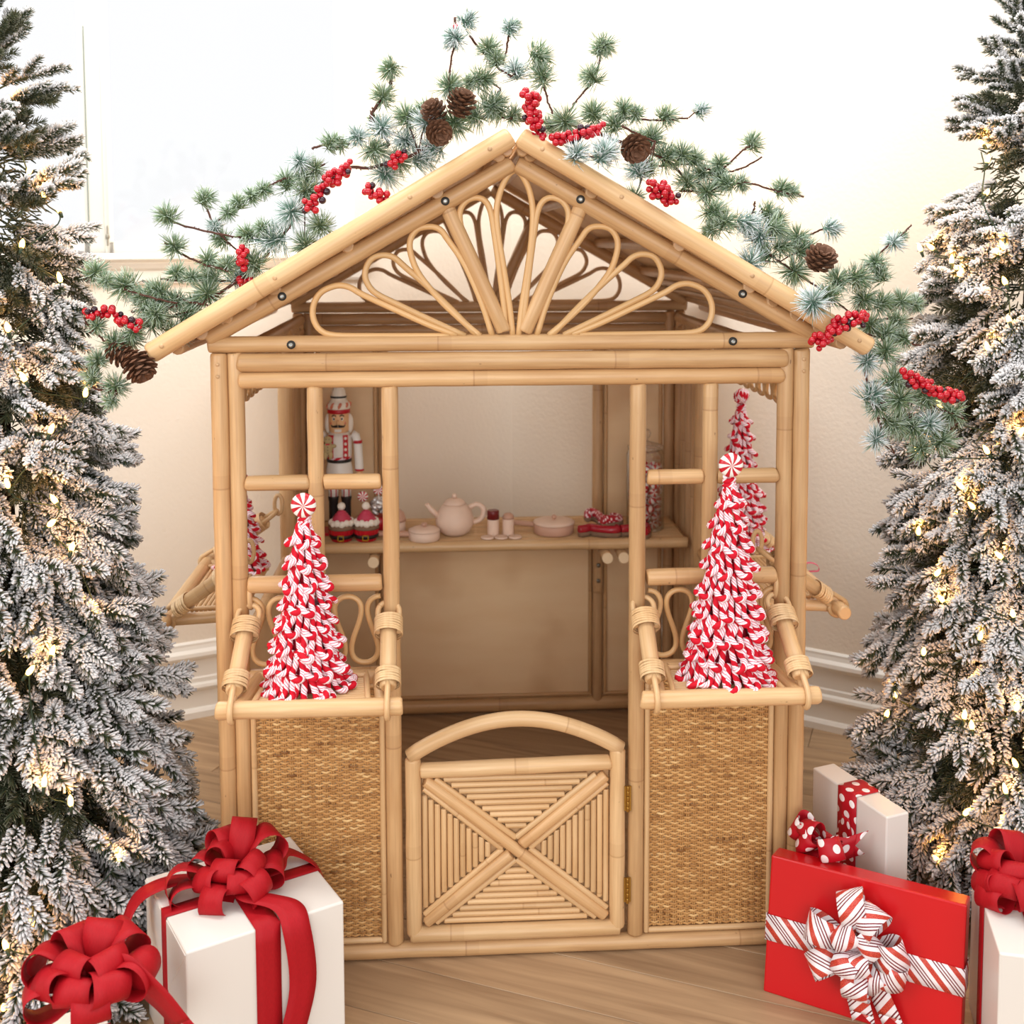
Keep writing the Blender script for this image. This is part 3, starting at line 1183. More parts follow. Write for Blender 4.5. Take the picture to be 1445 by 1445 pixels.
# ------------------------------------------------------------------ gate
GA = empty('gate', (.205, 0, .03), HO)
gx0, gx1, gz0, gz1 = -.205, .205, .036, .384
P_('gate_stile', (gx0 + .012, -.004, gz0 + .012), (gx0 + .012, -.004, .392), .0150, RATL, GA)
P_('gate_stile', (gx1 - .012, -.004, gz0 + .012), (gx1 - .012, -.004, .400), .0150, RATL, GA)
P_('gate_rail', (gx0 + .004, -.004, gz0 + .012), (gx1 - .004, -.004, gz0 + .012), .0155, RATL, GA)
P_('gate_rail', (gx0 + .025, -.002, .366), (gx1 - .025, -.002, .372), .0145, RATL, GA)
pts = []
for i in range(25):
    tt = i / 24
    x = gx0 + .006 + (gx1 - gx0 - .012) * tt
    pts.append((x, -.004, .394 + .066 * math.sin(PI * tt) ** .85 + .004 * tt))
mb = MB()
mb.tube(pts, lambda t: .0145, 14)
mk('gate_arch', mb, RATL, GA)
ix0, ix1, iz0, iz1 = gx0 + .028, gx1 - .028, gz0 + .029, .353
mb = MB()
mb.box(((ix0 + ix1) / 2, .006, (iz0 + iz1) / 2), (ix1 - ix0, .004, iz1 - iz0))
mk('gate_backing', mb, SHD, GA)
cxg, czg = (ix0 + ix1) / 2, (iz0 + iz1) / 2
HW, HH = (ix1 - ix0) / 2, (iz1 - iz0) / 2
# crossed braces
P_('cross_brace', (ix0 + .006, -.004, iz1 - .005), (ix1 - .006, -.004, iz0 + .005), .0112, RAT, GA)
P_('cross_brace', (ix0 + .006, -.004, iz0 + .005), (cxg - .010, -.004, czg - .008), .0112, RAT, GA)
P_('cross_brace', (cxg + .010, -.004, czg + .008), (ix1 - .006, -.004, iz1 - .005), .0112, RAT, GA)
dd = math.hypot(HW, HH)
ox, oz = .0165 * HH / dd, .0165 * HW / dd
for sx in (-1, 1):
    for sz in (-1, 1):
        # trim along each brace, one on each side
        gh = .0165 / (HH / dd)
        gv = .0165 / (HW / dd)
        P_('brace_trim', (cxg, -.003, czg + sz * gv), (cxg + sx * (HW - gh * .3), -.003, czg + sz * (HH + gv * .62)) if False else (cxg + sx * (HW - gh * .95), -.003, czg + sz * (HH - .003)), .0058, RATL, GA, n=10)
        P_('brace_trim', (cxg + sx * gh, -.003, czg), (cxg + sx * (HW - .003), -.003, czg + sz * (HH - gv * .95)), .0058, RATL, GA, n=10)
sr = .0055
for sz in (-1, 1):
    k = 0
    while True:
        dz = HH - sr - k * .0118
        half = (dz - .0165 / (HW / dd)) * HW / HH - .008
        if half < .006:
            break
        P_('slat', (cxg - half, -.001, czg + sz * dz), (cxg + half, -.001, czg + sz * dz), .0058, RATL, GA, n=8)
        k += 1
for sx in (-1, 1):
    k = 0
    while True:
        dx_ = HW - sr - k * .0118
        half = (dx_ - .0165 / (HH / dd)) * HH / HW - .008
        if half < .006:
            break
        P_('slat', (cxg + sx * dx_, -.001, czg - half), (cxg + sx * dx_, -.001, czg + half), .0058, RATL, GA, n=8)
        k += 1
for z in (.305, .125):
    mb = MB()
    for k in range(5):
        mb.pole((.2115, -.016, z - .025 + k * .0102), (.2115, -.016, z - .025 + k * .0102 + .0096), .0032, 8)
    mb.box((.2085, -.0125, z), (.007, .002, .048))
    mb.box((.2145, -.0125, z), (.007, .002, .048))
    mk('hinge', mb, BRASS, GA, label='brass butt hinge')


# ------------------------------------------------------------------ ribbons and gifts
def solid(o, th=.0007):
    m = o.modifiers.new('thick', 'SOLIDIFY')
    m.thickness = th
    return o


def bowloop(c, az, el, L, w, H=None, up=Vector((0, 0, 1)), fr=None, roll=0.0):
    """one bow loop leaving centre c in direction (az, el) of frame fr"""
    fr = fr or Matrix.Identity(3)
    H = H or L * .26
    d = fr @ Vector((math.cos(az) * math.cos(el), math.sin(az) * math.cos(el), math.sin(el)))
    side = fr @ Vector((-math.sin(az), math.cos(az), 0))
    nrm = d.cross(side) * -1
    if roll:
        R = Matrix.Rotation(roll, 3, d)
        side, nrm = R @ side, R @ nrm
    pts, wd, hw = [], [], []
    N = 22
    for i in range(N + 1):
        t_ = i / N
        x = L * math.sin(PI * t_) ** .82
        y = -H * math.sin(2 * PI * t_)
        pts.append(c + d * x + nrm * y)
        wd.append(side + d * (.12 * math.sin(2 * PI * t_)) + nrm * (.1 * math.cos(5 * t_)))
        hw.append(w / 2 * (.32 + .68 * min(1, math.sin(PI * t_) * 1.7)))
    mb = MB()
    mb.strip(pts, wd, hw)
    return mb


def tail(pts, wd, w, notch=True):
    P = smoothpts(pts, 8)
    N = len(P)
    if isinstance(wd, list):
        W = []
        for i in range(N):
            f = i / (N - 1) * (len(wd) - 1)
            k = min(int(f), len(wd) - 2)
            W.append(Vector(wd[k]).lerp(Vector(wd[k + 1]), f - k))
    else:
        W = [Vector(wd)] * N
    hw = [w / 2 * min(1, .4 + 3 * i / N) for i in range(N)]
    mb = MB()
    mb.strip(P, W, hw)
    if notch:  # swallow tail: two pointed ends
        d = (P[-1] - P[-2]).normalized()
        ww = W[-1].normalized()
        b = len(mb.v)
        e = P[-1]
        mb.v += [e - ww * w / 2, e, e + ww * w / 2, e - ww * w / 2 + d * w * .5, e + ww * w / 2 + d * w * .5]
        mb.face((b, b + 1, b + 3), [(-w / 2, 0), (0, 0), (-w / 2, .02)])
        mb.face((b + 1, b + 2, b + 4), [(0, 0), (w / 2, 0), (w / 2, .02)])
    return mb


def gift(name, base, ux, uy, sx, sy, h, mat, label, tilt=None):
    """box whose bottom corner is base; ux, uy horizontal unit axes"""
    uz = Vector((0, 0, 1))
    if tilt is not None:
        uz = tilt
    g = empty(name, base)
    tag(g, label, 'gift')
    c = Vector(base) + ux * sx / 2 + uy * sy / 2 + uz * h / 2
    R = Matrix((ux, uy, uz)).transposed()
    mb = MB()
    mb.box(c, (sx, sy, h), R)
    b = mk('box', mb, mat, g)
    m = b.modifiers.new('b', 'BEVEL')
    m.width = .003
    m.segments = 2
    return g, R, c


def bands(g, R, c, sx, sy, h, mat, w, ax, name='ribbon_band', off=0.0):
    """strap around the box in the plane containing local z and axis ax (0: wraps along x, 1: along y) or 2: horizontal"""
    e = .0016
    o = MB()
    X, Y, Z = R.col[0], R.col[1], R.col[2]
    if ax == 0:
        A, B, Wd, a, b = X, Z, Y, sx, h
    elif ax == 1:
        A, B, Wd, a, b = Y, Z, X, sy, h
    else:
        A, B, Wd, a, b = X, Y, Z, sx, sy
    a, b = a / 2 + e, b / 2 + e
    pts = []
    cor = [(-a, -b), (a, -b), (a, b), (-a, b), (-a, -b)]
    for (p, q), (p2, q2) in zip(cor, cor[1:]):
        for k in range(8):
            pts.append(c + Wd * off + A * (p + (p2 - p) * k / 8) + B * (q + (q2 - q) * k / 8))
    pts.append(c + Wd * off + A * cor[0][0] + B * cor[0][1])
    o.strip(pts, Wd, w / 2)
    return solid(mk(name, o, mat, g), .001)


def flap(g, R, c, sx, sy, h, side, mat):
    """folded triangular paper flap on one vertical end of a gift"""
    X, Y, Z = R.col[0], R.col[1], R.col[2]
    mb = MB()
    if side == '-x':
        o, A, ww = c - X * (sx / 2 + .0012), Y, sy
    elif side == '-y':
        o, A, ww = c - Y * (sy / 2 + .0012), X, sx
    elif side == '+x':
        o, A, ww = c + X * (sx / 2 + .0012), Y, sy
    mb.v += [o - A * ww / 2 + Z * (h / 2 - .004), o + A * ww / 2 + Z * (h / 2 - .004), o + A * ww * .04 - Z * h * .02, o - A * ww * .04 - Z * h * .02]
    mb.face((0, 1, 2, 3), [(0, 0)] * 4, 0, False)
    f = mk('paper_flap', mb, mat, g)
    solid(f, .0014)


# large white gift on the left
N0 = Vector((-.538, -.354, 0))
ux = Vector((.234, .126, 0)).normalized()
uy = Vector((-ux.y, ux.x, 0))
gL, RL, cL_ = gift('white_gift', N0, ux, uy, .266, .250, .25, PAPER, 'large white wrapped gift box with a red linen bow, left of the playhouse front')
flap(gL, RL, cL_, .266, .25, .25, '-x', PAPER)
bands(gL, RL, cL_, .266, .25, .25, RIB, .042, 1)
bands(gL, RL, cL_, .266, .25, .25, RIB, .030, 0)
bw = empty('bow', cL_ + Vector((0, 0, .128)), gL)
cb = cL_ + Vector((-.012, .0, .135))
camf = Matrix.Rotation(YAW, 3, 'Z')
LW = .044
for az, el, L, w_, ro in ((4.45, .12, .085, LW, 0), (4.0, .5, .075, LW, .2), (5.1, .55, .070, LW, -.2), (3.45, .15, .115, LW, .2), (3.05, .45, .085, LW, .1), (3.6, -.12, .11, LW, .2), (2.3, .95, .095, LW, .1), (1.45, 1.05, .105, LW, .3),
                          (.55, .75, .105, LW, .0), (.1, .35, .085, LW, .2), (5.5, .3, .085, LW, .3), (4.5, .9, .07, LW, 0), (5.7, .8, .075, LW, .3), (3.0, 1.1, .08, LW, 0)):
    solid(mk('bow_loop', bowloop(cb, az, el, L, w_, fr=camf, roll=ro), RIB, bw))
mb = MB()
mb.ball(cb + Vector((0, 0, .012)), .016, 12, sc=(1.1, 1, .8))
mk('bow_knot', mb, RIB, bw)
Z = Vector((0, 0, 1))
X = ux
# tails: down the front, over the left side, over the right edge
solid(mk('bow_tail', tail([cb, cb + Vector((.035, -.055, .01)), N0 + ux * .172 + uy * .02 + Z * .262, N0 + ux * .178 - uy * .012 + Z * .235, N0 + ux * .186 - uy * .014 + Z * .14, N0 + ux * .162 - uy * .016 + Z * .05, N0 + ux * .155 - uy * .018 + Z * .01], [ux, ux, ux, ux, ux], .047), RIB, bw))
solid(mk('bow_tail', tail([cb, cb + Vector((-.08, -.0, .012)), N0 + uy * .18 - ux * .005 + Z * .268, N0 + uy * .20 - ux * .035 + Z * .235, N0 + uy * .17 - ux * .065 + Z * .19, N0 + uy * .13 - ux * .09 + Z * .175], [uy, uy, uy, uy], .038), RIB, bw))
solid(mk('bow_tail', tail([cb, cb + Vector((.07, .02, .015)), N0 + ux * .23 + uy * .17 + Z * .268, N0 + ux * .272 + uy * .13 + Z * .245, N0 + ux * .282 + uy * .11 + Z * .19, N0 + ux * .287 + uy * .10 + Z * .15], [uy, uy, uy, uy * .4 + ux * .2, uy], .036), RIB, bw))

# low gift in the left corner of the frame, carrying a big red bow
N1 = Vector((-.83, -.52, 0))
g1, R1, c1_ = gift('white_gift', N1, ux, uy, .24, .18, .105, PAPER, 'low white gift box at the bottom left corner under a big red bow')
bands(g1, R1, c1_, .24, .18, .105, RIB, .05, 1)
bands(g1, R1, c1_, .24, .18, .105, RIB, .05, 0)
cb = atY(133, 1385, c1_.y - .02)
cb.z = max(cb.z, .13)
bw = empty('bow', cb - Vector((0, 0, .02)), g1)
for az, el, L, w_, ro in ((4.6, .35, .075, .055, 0), (3.9, .35, .085, .055, .2), (5.4, .35, .085, .055, -.2), (3.2, .35, .105, .055, .2), (2.5, .7, .09, .055, .1), (1.5, .95, .085, .055, .2), (.75, .7, .09, .055, .0), (6.1, .30, .10, .055, .0),
                          (4.2, .9, .07, .055, 0), (5.6, .85, .075, .055, 0), (2.9, .1, .10, .055, .3), (3.6, -.1, .10, .055, 0), (5.0, -.05, .08, .055, 0)):
    solid(mk('bow_loop', bowloop(cb, az, el, L, w_, fr=camf, roll=ro), RIB, bw))
mb = MB()
mb.ball(cb + Vector((0, 0, .01)), .018, 12, sc=(1.1, 1, .8))
mk('bow_knot', mb, RIB, bw)
solid(mk('bow_tail', tail([cb, cb + Vector((.05, -.02, .03)), cb + Vector((.10, -.03, -.005)), cb + Vector((.135, -.03, -.05))], [Vector((.3, .1, 1)), Vector((.3, -.4, 1)), Vector((.6, -.6, .6))], .06), RIB, bw))

# red gift leaning at the right with candy striped ribbon
N2 = Vector((.440, -.140, 0))
ux2 = Vector((.848, -.53, 0)).normalized()
uy2 = Vector((-ux2.y, ux2.x, 0))
lean = (Z * .985 + uy2 * .17).normalized()
uyl = lean.cross(ux2).normalized()
gR, R2, c2_ = gift('red_gift', N2, ux2, uyl, .335, .05, .240, REDP, 'flat shiny red gift standing on edge with candy striped ribbon, right foreground', tilt=lean)
gR.location.z = 0.0
bands(gR, R2, c2_, .335, .05, .240, STR, .045, 2, off=-.006)
cb = c2_ - uyl * .035 + lean * (.010)
bw = empty('bow', cb, gR)
fr2 = Matrix((ux2, lean, -uyl)).transposed()      # local z points at the viewer
for az, el, L, w_, ro in ((1.75, .35, .085, .042, .2), (1.25, .45, .075, .042, -.3), (2.85, .35, .080, .042, .2), (.2, .4, .070, .042, .1), (3.7, .3, .080, .042, .3), (4.75, .45, .070, .042, .0), (5.4, .4, .060, .042, .2), (5.95, .3, .072, .042, .2),
                          (2.2, .9, .055, .042, .0), (.8, .9, .050, .042, .0), (4.2, .95, .055, .042, .3), (5.0, 1.1, .05, .042, .0)):
    solid(mk('bow_loop', bowloop(cb, az, el, L * 1.2, w_ * 1.08, H=L * .36, fr=fr2, roll=ro), STR, bw))
mb = MB()
mb.ball(cb - uyl * .012, .012, 12)
mk('bow_knot', mb, STR, bw)
solid(mk('bow_tail', tail([cb, cb + ux2 * .03 - lean * .05 - uyl * .012, cb + ux2 * .055 - lean * .10 - uyl * .004], ux2, .040), STR, bw))
solid(mk('bow_tail', tail([cb, cb + ux2 * .0 - lean * .06 - uyl * .02, cb + ux2 * .01 - lean * .105 - uyl * .012], ux2, .040), STR, bw))

# tall white gift with polka dot ribbon behind it
N3 = Vector((.604, .10, 0))
ux3 = Vector((.072, -.205, 0)).normalized()
uy3 = Vector((-ux3.y, ux3.x, 0))
g3, R3, c3_ = gift('white_gift', N3, ux3, uy3, .217, .052, .30, PAPER, 'tall slim white gift with red polka dot ribbon behind the red gift')
bands(g3, R3, c3_, .217, .052, .30, DOT, .054, 1, off=.0)
cb = atY(1163, 1192, -.075)
bw = empty('bow', cb, g3)
fr3 = Matrix((ux3, Z, -uy3)).transposed()
for az, el, L, ro in ((2.6, .5, .065, .2), (1.7, .7, .055, .0), (.4, .4, .065, .0), (3.7, .3, .06, .3), (5.6, .4, .06, 0), (4.7, .5, .06, 0), (2.0, 1.2, .05, .5)):
    solid(mk('bow_loop', bowloop(cb, az, el, L, .040, H=L * .33, fr=fr3, roll=ro), DOT, bw))
solid(mk('bow_tail', tail([cb, cb + Vector((.03, -.01, -.004)), cb + Vector((.055, -.01, .002))], Vector((.15, 0, 1)), .045), DOT, bw))
solid(mk('bow_tail', tail([c3_ - uy3 * .030 + Z * .10, c3_ - uy3 * .034 + Z * .04, cb + Vector((.02, .01, .01)), cb], [ux3, ux3, ux3, Vector((1, 0, .3))], .052, notch=False), DOT, bw))

# large white gift at the right edge
FL = Vector((.728, -.432, 0))
uyr = Vector((.068, .238, 0)).normalized()
uxr = Vector((uyr.y, -uyr.x, 0))
g4, R4, c4_ = gift('white_gift', FL, uxr, uyr, .27, .247, .25, PAPER, 'white wrapped gift box with sheer red bow at the right edge of the frame')
bands(g4, R4, c4_, .27, .247, .25, RIB, .036, 0, off=.02)
bands(g4, R4, c4_, .27, .247, .25, RIB, .036, 1, off=-.06)
cb = atZ(1436, 1248, .275)
bw = empty('bow', cb, g4)
for az, el, L, ro in ((3.3, .15, .07, .3), (3.9, .35, .07, 0), (4.6, .3, .08, .2), (2.6, .6, .085, 0), (1.6, .9, .085, .3), (3.1, .85, .07, .5), (5.4, .3, .08, 0), (.5, .5, .08, 0), (4.2, .9, .06, 0), (3.6, -.15, .075, .1)):
    solid(mk('bow_loop', bowloop(cb, az, el, L, .05, fr=camf, roll=ro), RIB, bw))


# ------------------------------------------------------------------ candy yarn trees
def yarn_loop(L, out, seed):
    """one hanging loop of twisted cord, origin at its top; local -z down the cone, -y outward"""
    rn = random.Random(seed)
    x0 = .0055
    sw = rn.choice((-1, 1))
    pts = [(-x0, .004, 0), (-x0, -.001, -L * .35), (-x0, -.003, -L * .70), (-x0 * 1.3, -out * .75, -L * .93), (-x0 * .2, -out * 1.15, -L * 1.0), (x0 * 1.3, -out * 1.0, -L * .93), (x0 * 2.2, -out * .6, -L * .80),
           (x0 * 1.7, -.003, -L * .66), (x0 * 1.0, -.001, -L * .35), (x0, .004, 0)]
    pts = [(a * sw, b, c) for a, b, c in pts]
    pts = [(a + rn.uniform(-.0012, .0012), b, c + rn.uniform(-.0015, .0015)) for a, b, c in pts]
    mb = MB()
    mb.tube(smoothpts(pts, 4), .0056, 10, twist=2 * PI * 36, lobes=4, lobe=.08, v0=rn.uniform(0, 1))
    return mb.mesh('yarn_loop', YARN)


LOOPS = [yarn_loop(.046, .0165, i) for i in range(8)]


def peppermint(c, r, parent, name='peppermint_disc', face=(0, -1, 0), wloc=None):
    mb = MB()
    n = 48
    R = Vector((0, 0, 1)).rotation_difference(Vector(face).normalized()).to_matrix()
    b = len(mb.v)
    rings = [(0.02, .30), (.35, .32), (.7, .28), (.93, .12), (1, -.05), (.9, -.28), (.02, -.3)]
    for ri, (q, z) in enumerate(rings):
        for k in range(n):
            th = 2 * PI * k / n + q * .25
            mb.v.append(Vector(c) + R @ Vector((r * q * math.cos(th), r * q * math.sin(th), r * z)))
    for i in range(len(rings) - 1):
        for k in range(n):
            k2 = (k + 1) % n
            mb.face((b + i * n + k, b + i * n + k2, b + (i + 1) * n + k2, b + (i + 1) * n + k), [(0, 0)] * 4, 1 if (k // 2) % 2 == 0 and (k % 4) < 2 else 0)
    # 12 sectors: four facets each, alternately red
    for i in range(len(mb.m)):
        k = i % n
        mb.m[i] = 1 if (k // 3) % 2 == 0 else 0
    return mk(name, mb, [WHITEG, REDG], parent)


def yarn_tree(base, H, R0, label, disc=True, dens=1.0, ball=False):
    g = empty('yarn_tree', base)
    tag(g, label, 'tree decoration', 'candy striped yarn trees on the window trays')
    base = Vector(base)
    Hc = H * .93
    mb = MB()
    mb.lathe([(R0 * .68, .002), (R0 * .5, Hc * .25), (R0 * .16, Hc * .6), (.002, Hc * .9)], base, 20)
    mk('cone_core', mb, plain('yarn_core', rgb(190, 40, 60), .8, .1, .2, 60) if 'yarn_core' not in MATS else MATS['yarn_core'], g)
    tiers = max(6, int(Hc / .036))
    rn = random.Random(int(H * 1000))
    for i in range(tiers):
        t_ = i / (tiers - 1)
        z = .044 + (Hc - .044) * t_
        rr = R0 * .80 * (1 - t_) ** .9 + .006
        # ring circumference decides the number of loops
        n = max(6, int(2 * PI * rr / .0185 * dens))
        ph = rn.uniform(0, 1)
        sl = math.atan2(R0 * .74, Hc)
        for k in range(n):
            az = 2 * PI * (k + ph) / n
            o = bpy.data.objects.new('yarn_loop', LOOPS[rn.randrange(8)])
            COL.objects.link(o)
            o.parent = g
            o.location = (rr * math.cos(az), rr * math.sin(az), z + rn.uniform(-.003, .003))
            sc = rn.uniform(.9, 1.12) * (1.0 if i else 1.0)
            tilt = sl + rn.uniform(-.10, .06) + (.10 if i == 0 else 0)
            # local -y outward -> rotate so that -y points along azimuth
            o.rotation_euler = (Matrix.Rotation(az + PI / 2, 3, 'Z') @ Matrix.Rotation(-tilt, 3, 'X') @ Matrix.Rotation(rn.uniform(-.25, .25), 3, 'Y')).to_euler()
            s_ = .82 + .18 * (1 - t_)
            o.scale = (sc * s_, sc * s_, sc)
    # crown: cord coiled at the tip
    pts = []
    for i in range(40):
        a = i * .55
        pts.append(base + Vector((.008 * math.cos(a), .008 * math.sin(a), Hc - .02 + i * .0007)))
    mb = MB()
    mb.tube(pts, .0046, 10, twist=2 * PI * 46, lobes=4, lobe=.08)
    mk('yarn_crown', mb, YARN, g)
    if disc:
        peppermint(base + Vector((0, -.012, H + .004)), .0222, g)
    if ball:
        mb = MB()
        rn2 = random.Random(3)
        for q in range(4):
            pts = []
            ax = Vector((rn2.uniform(-1, 1), rn2.uniform(-1, 1), rn2.uniform(-.3, 1))).normalized()
            u_ = ax.orthogonal().normalized()
            v_ = ax.cross(u_)
            for i in range(30):
                a = i * 2 * PI / 16
                rr2 = .0165 - .003 * (i / 30)
                pts.append(base + Vector((0, 0, H)) + (u_ * math.cos(a) + v_ * math.sin(a)) * rr2 + ax * ((i - 15) * .0004))
            mb.tube(pts, .0052, 8, twist=2 * PI * 46, lobes=4, lobe=.08)
        mk('yarn_ball', mb, YARN, g)
    return g


yarn_tree((-.376, -.090, .5685), .325, .058, 'yarn tree of red and white twisted cord on the left front window tray')
yarn_tree((.380, -.088, .5685), .385, .066, 'tallest yarn tree of red and white cord on the right front window tray')
yarn_tree((.622, .76, .5685), .392, .058, 'yarn tree with knotted ball top standing on the right side tray', disc=False, ball=True)
yarn_tree((-.622, .66, .5685), .215, .040, 'small yarn tree half hidden behind the left corner posts on the side tray')
# curl of pink ribbon on the right side tray
mb = MB()
c = atY(1146, 800, .52)
pts = [c + Vector((.016 * math.cos(a) * (1 - a * .06), 0, .012 * math.sin(a))) + Vector((-.004 * a, .004 * a, -.002 * a)) for a in [i * .45 for i in range(-3, 9)]]
q0 = Vector((c.x - .02, c.y + .02, .569))
mb.strip(smoothpts([q0] + pts, 2), Vector((.1, 1, .2)), .004)
pr = solid(mk('curled_ribbon', mb, plain('pink_ribbon', rgb(206, 92, 110), .4, .4, .05, 20), None, q0), .0008)
tag(pr, 'small curl of pink ribbon on the right side tray', 'ribbon')

# ------------------------------------------------------------------ things on the shelf
ST = .5742


def lat(prof, c, mats, name, parent=None, n=24, axis=None, mis=None, label=None):
    mb = MB()
    mb.lathe(prof, c, n, axis=axis, mis=mis)
    return mk(name, mb, mats, parent, label=label)


# nutcracker
c = Vector((-.413, .965, ST))
nc = tag(empty('nutcracker', c), 'tall white and red baker nutcracker figure standing on the shelf', 'nutcracker')
mb = MB()
mb.box(c + Vector((0, 0, .004)), (.10, .07, .008))
b_ = mk('base', mb, REDG, nc)
for s in (-1, 1):
    lat([(.0135, .008), (.015, .02), (.0125, .03), (.0125, .085), (.0145, .095), (.0145, .099), (.012, .100)], c + Vector((s * .017, 0, 0)), BLK, 'boot', nc, 14)
    mb = MB()
    mb.lathe([(.0135, .100), (.0135, .150)], c + Vector((s * .017, 0, 0)), 24)
    for i in range(len(mb.m)):
        mb.m[i] = 1 if i % 4 == 0 else 0
    mk('trouser_leg', mb, [WHITEG, REDG], nc)
lat([(.032, .145), (.037, .150), (.036, .165), (.032, .190), (.031, .196)], c, WHITEG, 'coat_skirt', nc)
lat([(.0325, .194), (.0335, .196), (.0335, .203), (.0325, .205)], c, BLK, 'belt', nc)
lat([(.030, .204), (.033, .212), (.034, .24), (.033, .262), (.026, .272), (.012, .276)], c, WHITEG, 'torso', nc)
for s in (-1, 1):
    mb = MB()
    mb.box(c + Vector((s * .019, -.0285, .238)), (.013, .006, .062), Matrix.Rotation(s * .5, 3, 'Z'))
    l_ = mk('red_lapel', mb, REDG, nc)
    for k in range(4):
        mb = MB()
        mb.ball(c + Vector((s * .0195, -.0325, .216 + k * .015)), .0042, 8, sc=(1, .5, 1))
        mk('lapel_button', mb, WHITEG, l_)
    # arms
    mb = MB()
    mb.tube([c + Vector((s * .034, 0, .268)), c + Vector((s * .044, 0, .262)), c + Vector((s * .050, -.002, .24)), c + Vector((s * .053, -.004, .18)), c + Vector((s * .054, -.005, .168))], lambda t: .0115, 12)
    a_ = mk('arm', mb, WHITEG, nc)
    mb = MB()
    mb.lathe([(.0125, 0), (.0125, .008)], c + Vector((s * .0495, -.002, .243)), 14)
    mb.lathe([(.0122, 0), (.0122, .005)], c + Vector((s * .0538, -.005, .169)), 14)
    mk('red_cuff', mb, REDG, a_)
    mb = MB()
    mb.ball(c + Vector((s * .054, -.005, .160)), .0095, 10)
    mk('hand', mb, SKIN, a_)
# gingerbread man held at the chest
mb = MB()
q = c + Vector((-.026, -.040, .236))
mb.ball(q + Vector((0, 0, .022)), .0115, 12, sc=(1, .35, 1))
mb.ball(q, .013, 12, sc=(1, .3, 1.3))
for s in (-1, 1):
    mb.ball(q + Vector((s * .013, 0, .006)), .007, 10, sc=(1.4, .4, .8))
    mb.ball(q + Vector((s * .007, 0, -.018)), .0075, 10, sc=(.8, .4, 1.5))
gbm = mk('gingerbread_cookie', mb, GINGER, nc)
mb = MB()
for dz, dx in ((.025, -.004), (.025, .004), (.004, 0), (-.004, 0), (-.012, 0)):
    mb.ball(q + Vector((dx, -.0045, dz)), .0013, 6)
mk('cookie_button', mb, BLK, gbm)
mb = MB()
mb.box(q + Vector((0, -.005, .0115)), (.010, .002, .004))
mk('cookie_bow_tie', mb, REDG, gbm)
# candy stripes along the hem
mb = MB()
mb.tube([c + Vector((.030 * math.cos(a), -.0345 * math.sin(a) if False else -.034 * abs(math.sin(a)), .206)) for a in [PI * i / 12 for i in range(13)]], .0035, 8)
mk('candy_trim', mb, YARN, nc)
# head
lat([(.020, .272), (.026, .276), (.0275, .285), (.028, .305), (.027, .322), (.0265, .328)], c, SKIN, 'head', nc)
hd = bpy.data.objects['head']
mb = MB()
mb.ball(c + Vector((0, -.031, .303)), .0055, 8, sc=(.8, 1, 1.3))
mk('nose', mb, SKIN, hd)
mb = MB()
for s in (-1, 1):
    pts = smoothpts([c + Vector((s * .001, -.0295, .293)), c + Vector((s * .008, -.0290, .292)), c + Vector((s * .015, -.0245, .2915)), c + Vector((s * .018, -.022, .296))], 4)
    mb.tube(pts, lambda t: .0034 * (1 - t) ** .6 + .0006, 8)
mk('moustache', mb, BLK, hd)
mb = MB()
mb.box(c + Vector((0, -.0275, .281)), (.018, .006, .007))
mk('mouth', mb, WHITEG, hd)
for s in (-1, 1):
    mb = MB()
    mb.ball(c + Vector((s * .0105, -.0245, .312)), .0048, 10, sc=(1, .5, 1.1))
    e_ = mk('eye', mb, WHITEG, hd)
    mb = MB()
    mb.ball(c + Vector((s * .0105, -.0268, .312)), .0026, 8, sc=(1, .5, 1))
    mk('iris', mb, EYEB, hd) if False else mk('iris', mb, BLK, hd)
    mb = MB()
    mb.tube(smoothpts([c + Vector((s * .005, -.0275, .319)), c + Vector((s * .010, -.0265, .3225)), c + Vector((s * .016, -.0235, .319))], 4), .0015, 6)
    mk('eyebrow', mb, BLK, hd)
    mb = MB()
    mb.ball(c + Vector((s * .017, -.0205, .300)), .0045, 8, sc=(1, .4, 1))
    mk('cheek', mb, CHEEK, hd)
    mb = MB()
    mb.ball(c + Vector((s * .029, .004, .296)), .012, 10, sc=(.8, 1, 2.2))
    mk('white_hair', mb, CREAMI, hd)
lat([(.029, .325), (.0305, .327), (.0305, .334), (.029, .336)], c, REDG, 'hat_band', nc)
lat([(.0285, .335), (.031, .340), (.031, .350), (.024, .356), (.021, .362), (.020, .372), (.018, .385), (.012, .395), (.003, .400)], c, CREAMI, 'hat', nc)
lat([(.0215, .366), (.0215, .371)], c, BLK, 'hat_stripe', nc)
mb = MB()
for k in range(9):
    a = 2 * PI * k / 9
    mb.ball(c + Vector((.028 * math.cos(a), .028 * math.sin(a), .346)), .0075, 8, sc=(.7, .7, 1.3), R=Matrix.Rotation(.5, 3, 'Y'))
mk('hat_candy', mb, [BLK], nc) if False else mk('hat_candy', mb, CHEEK, nc)


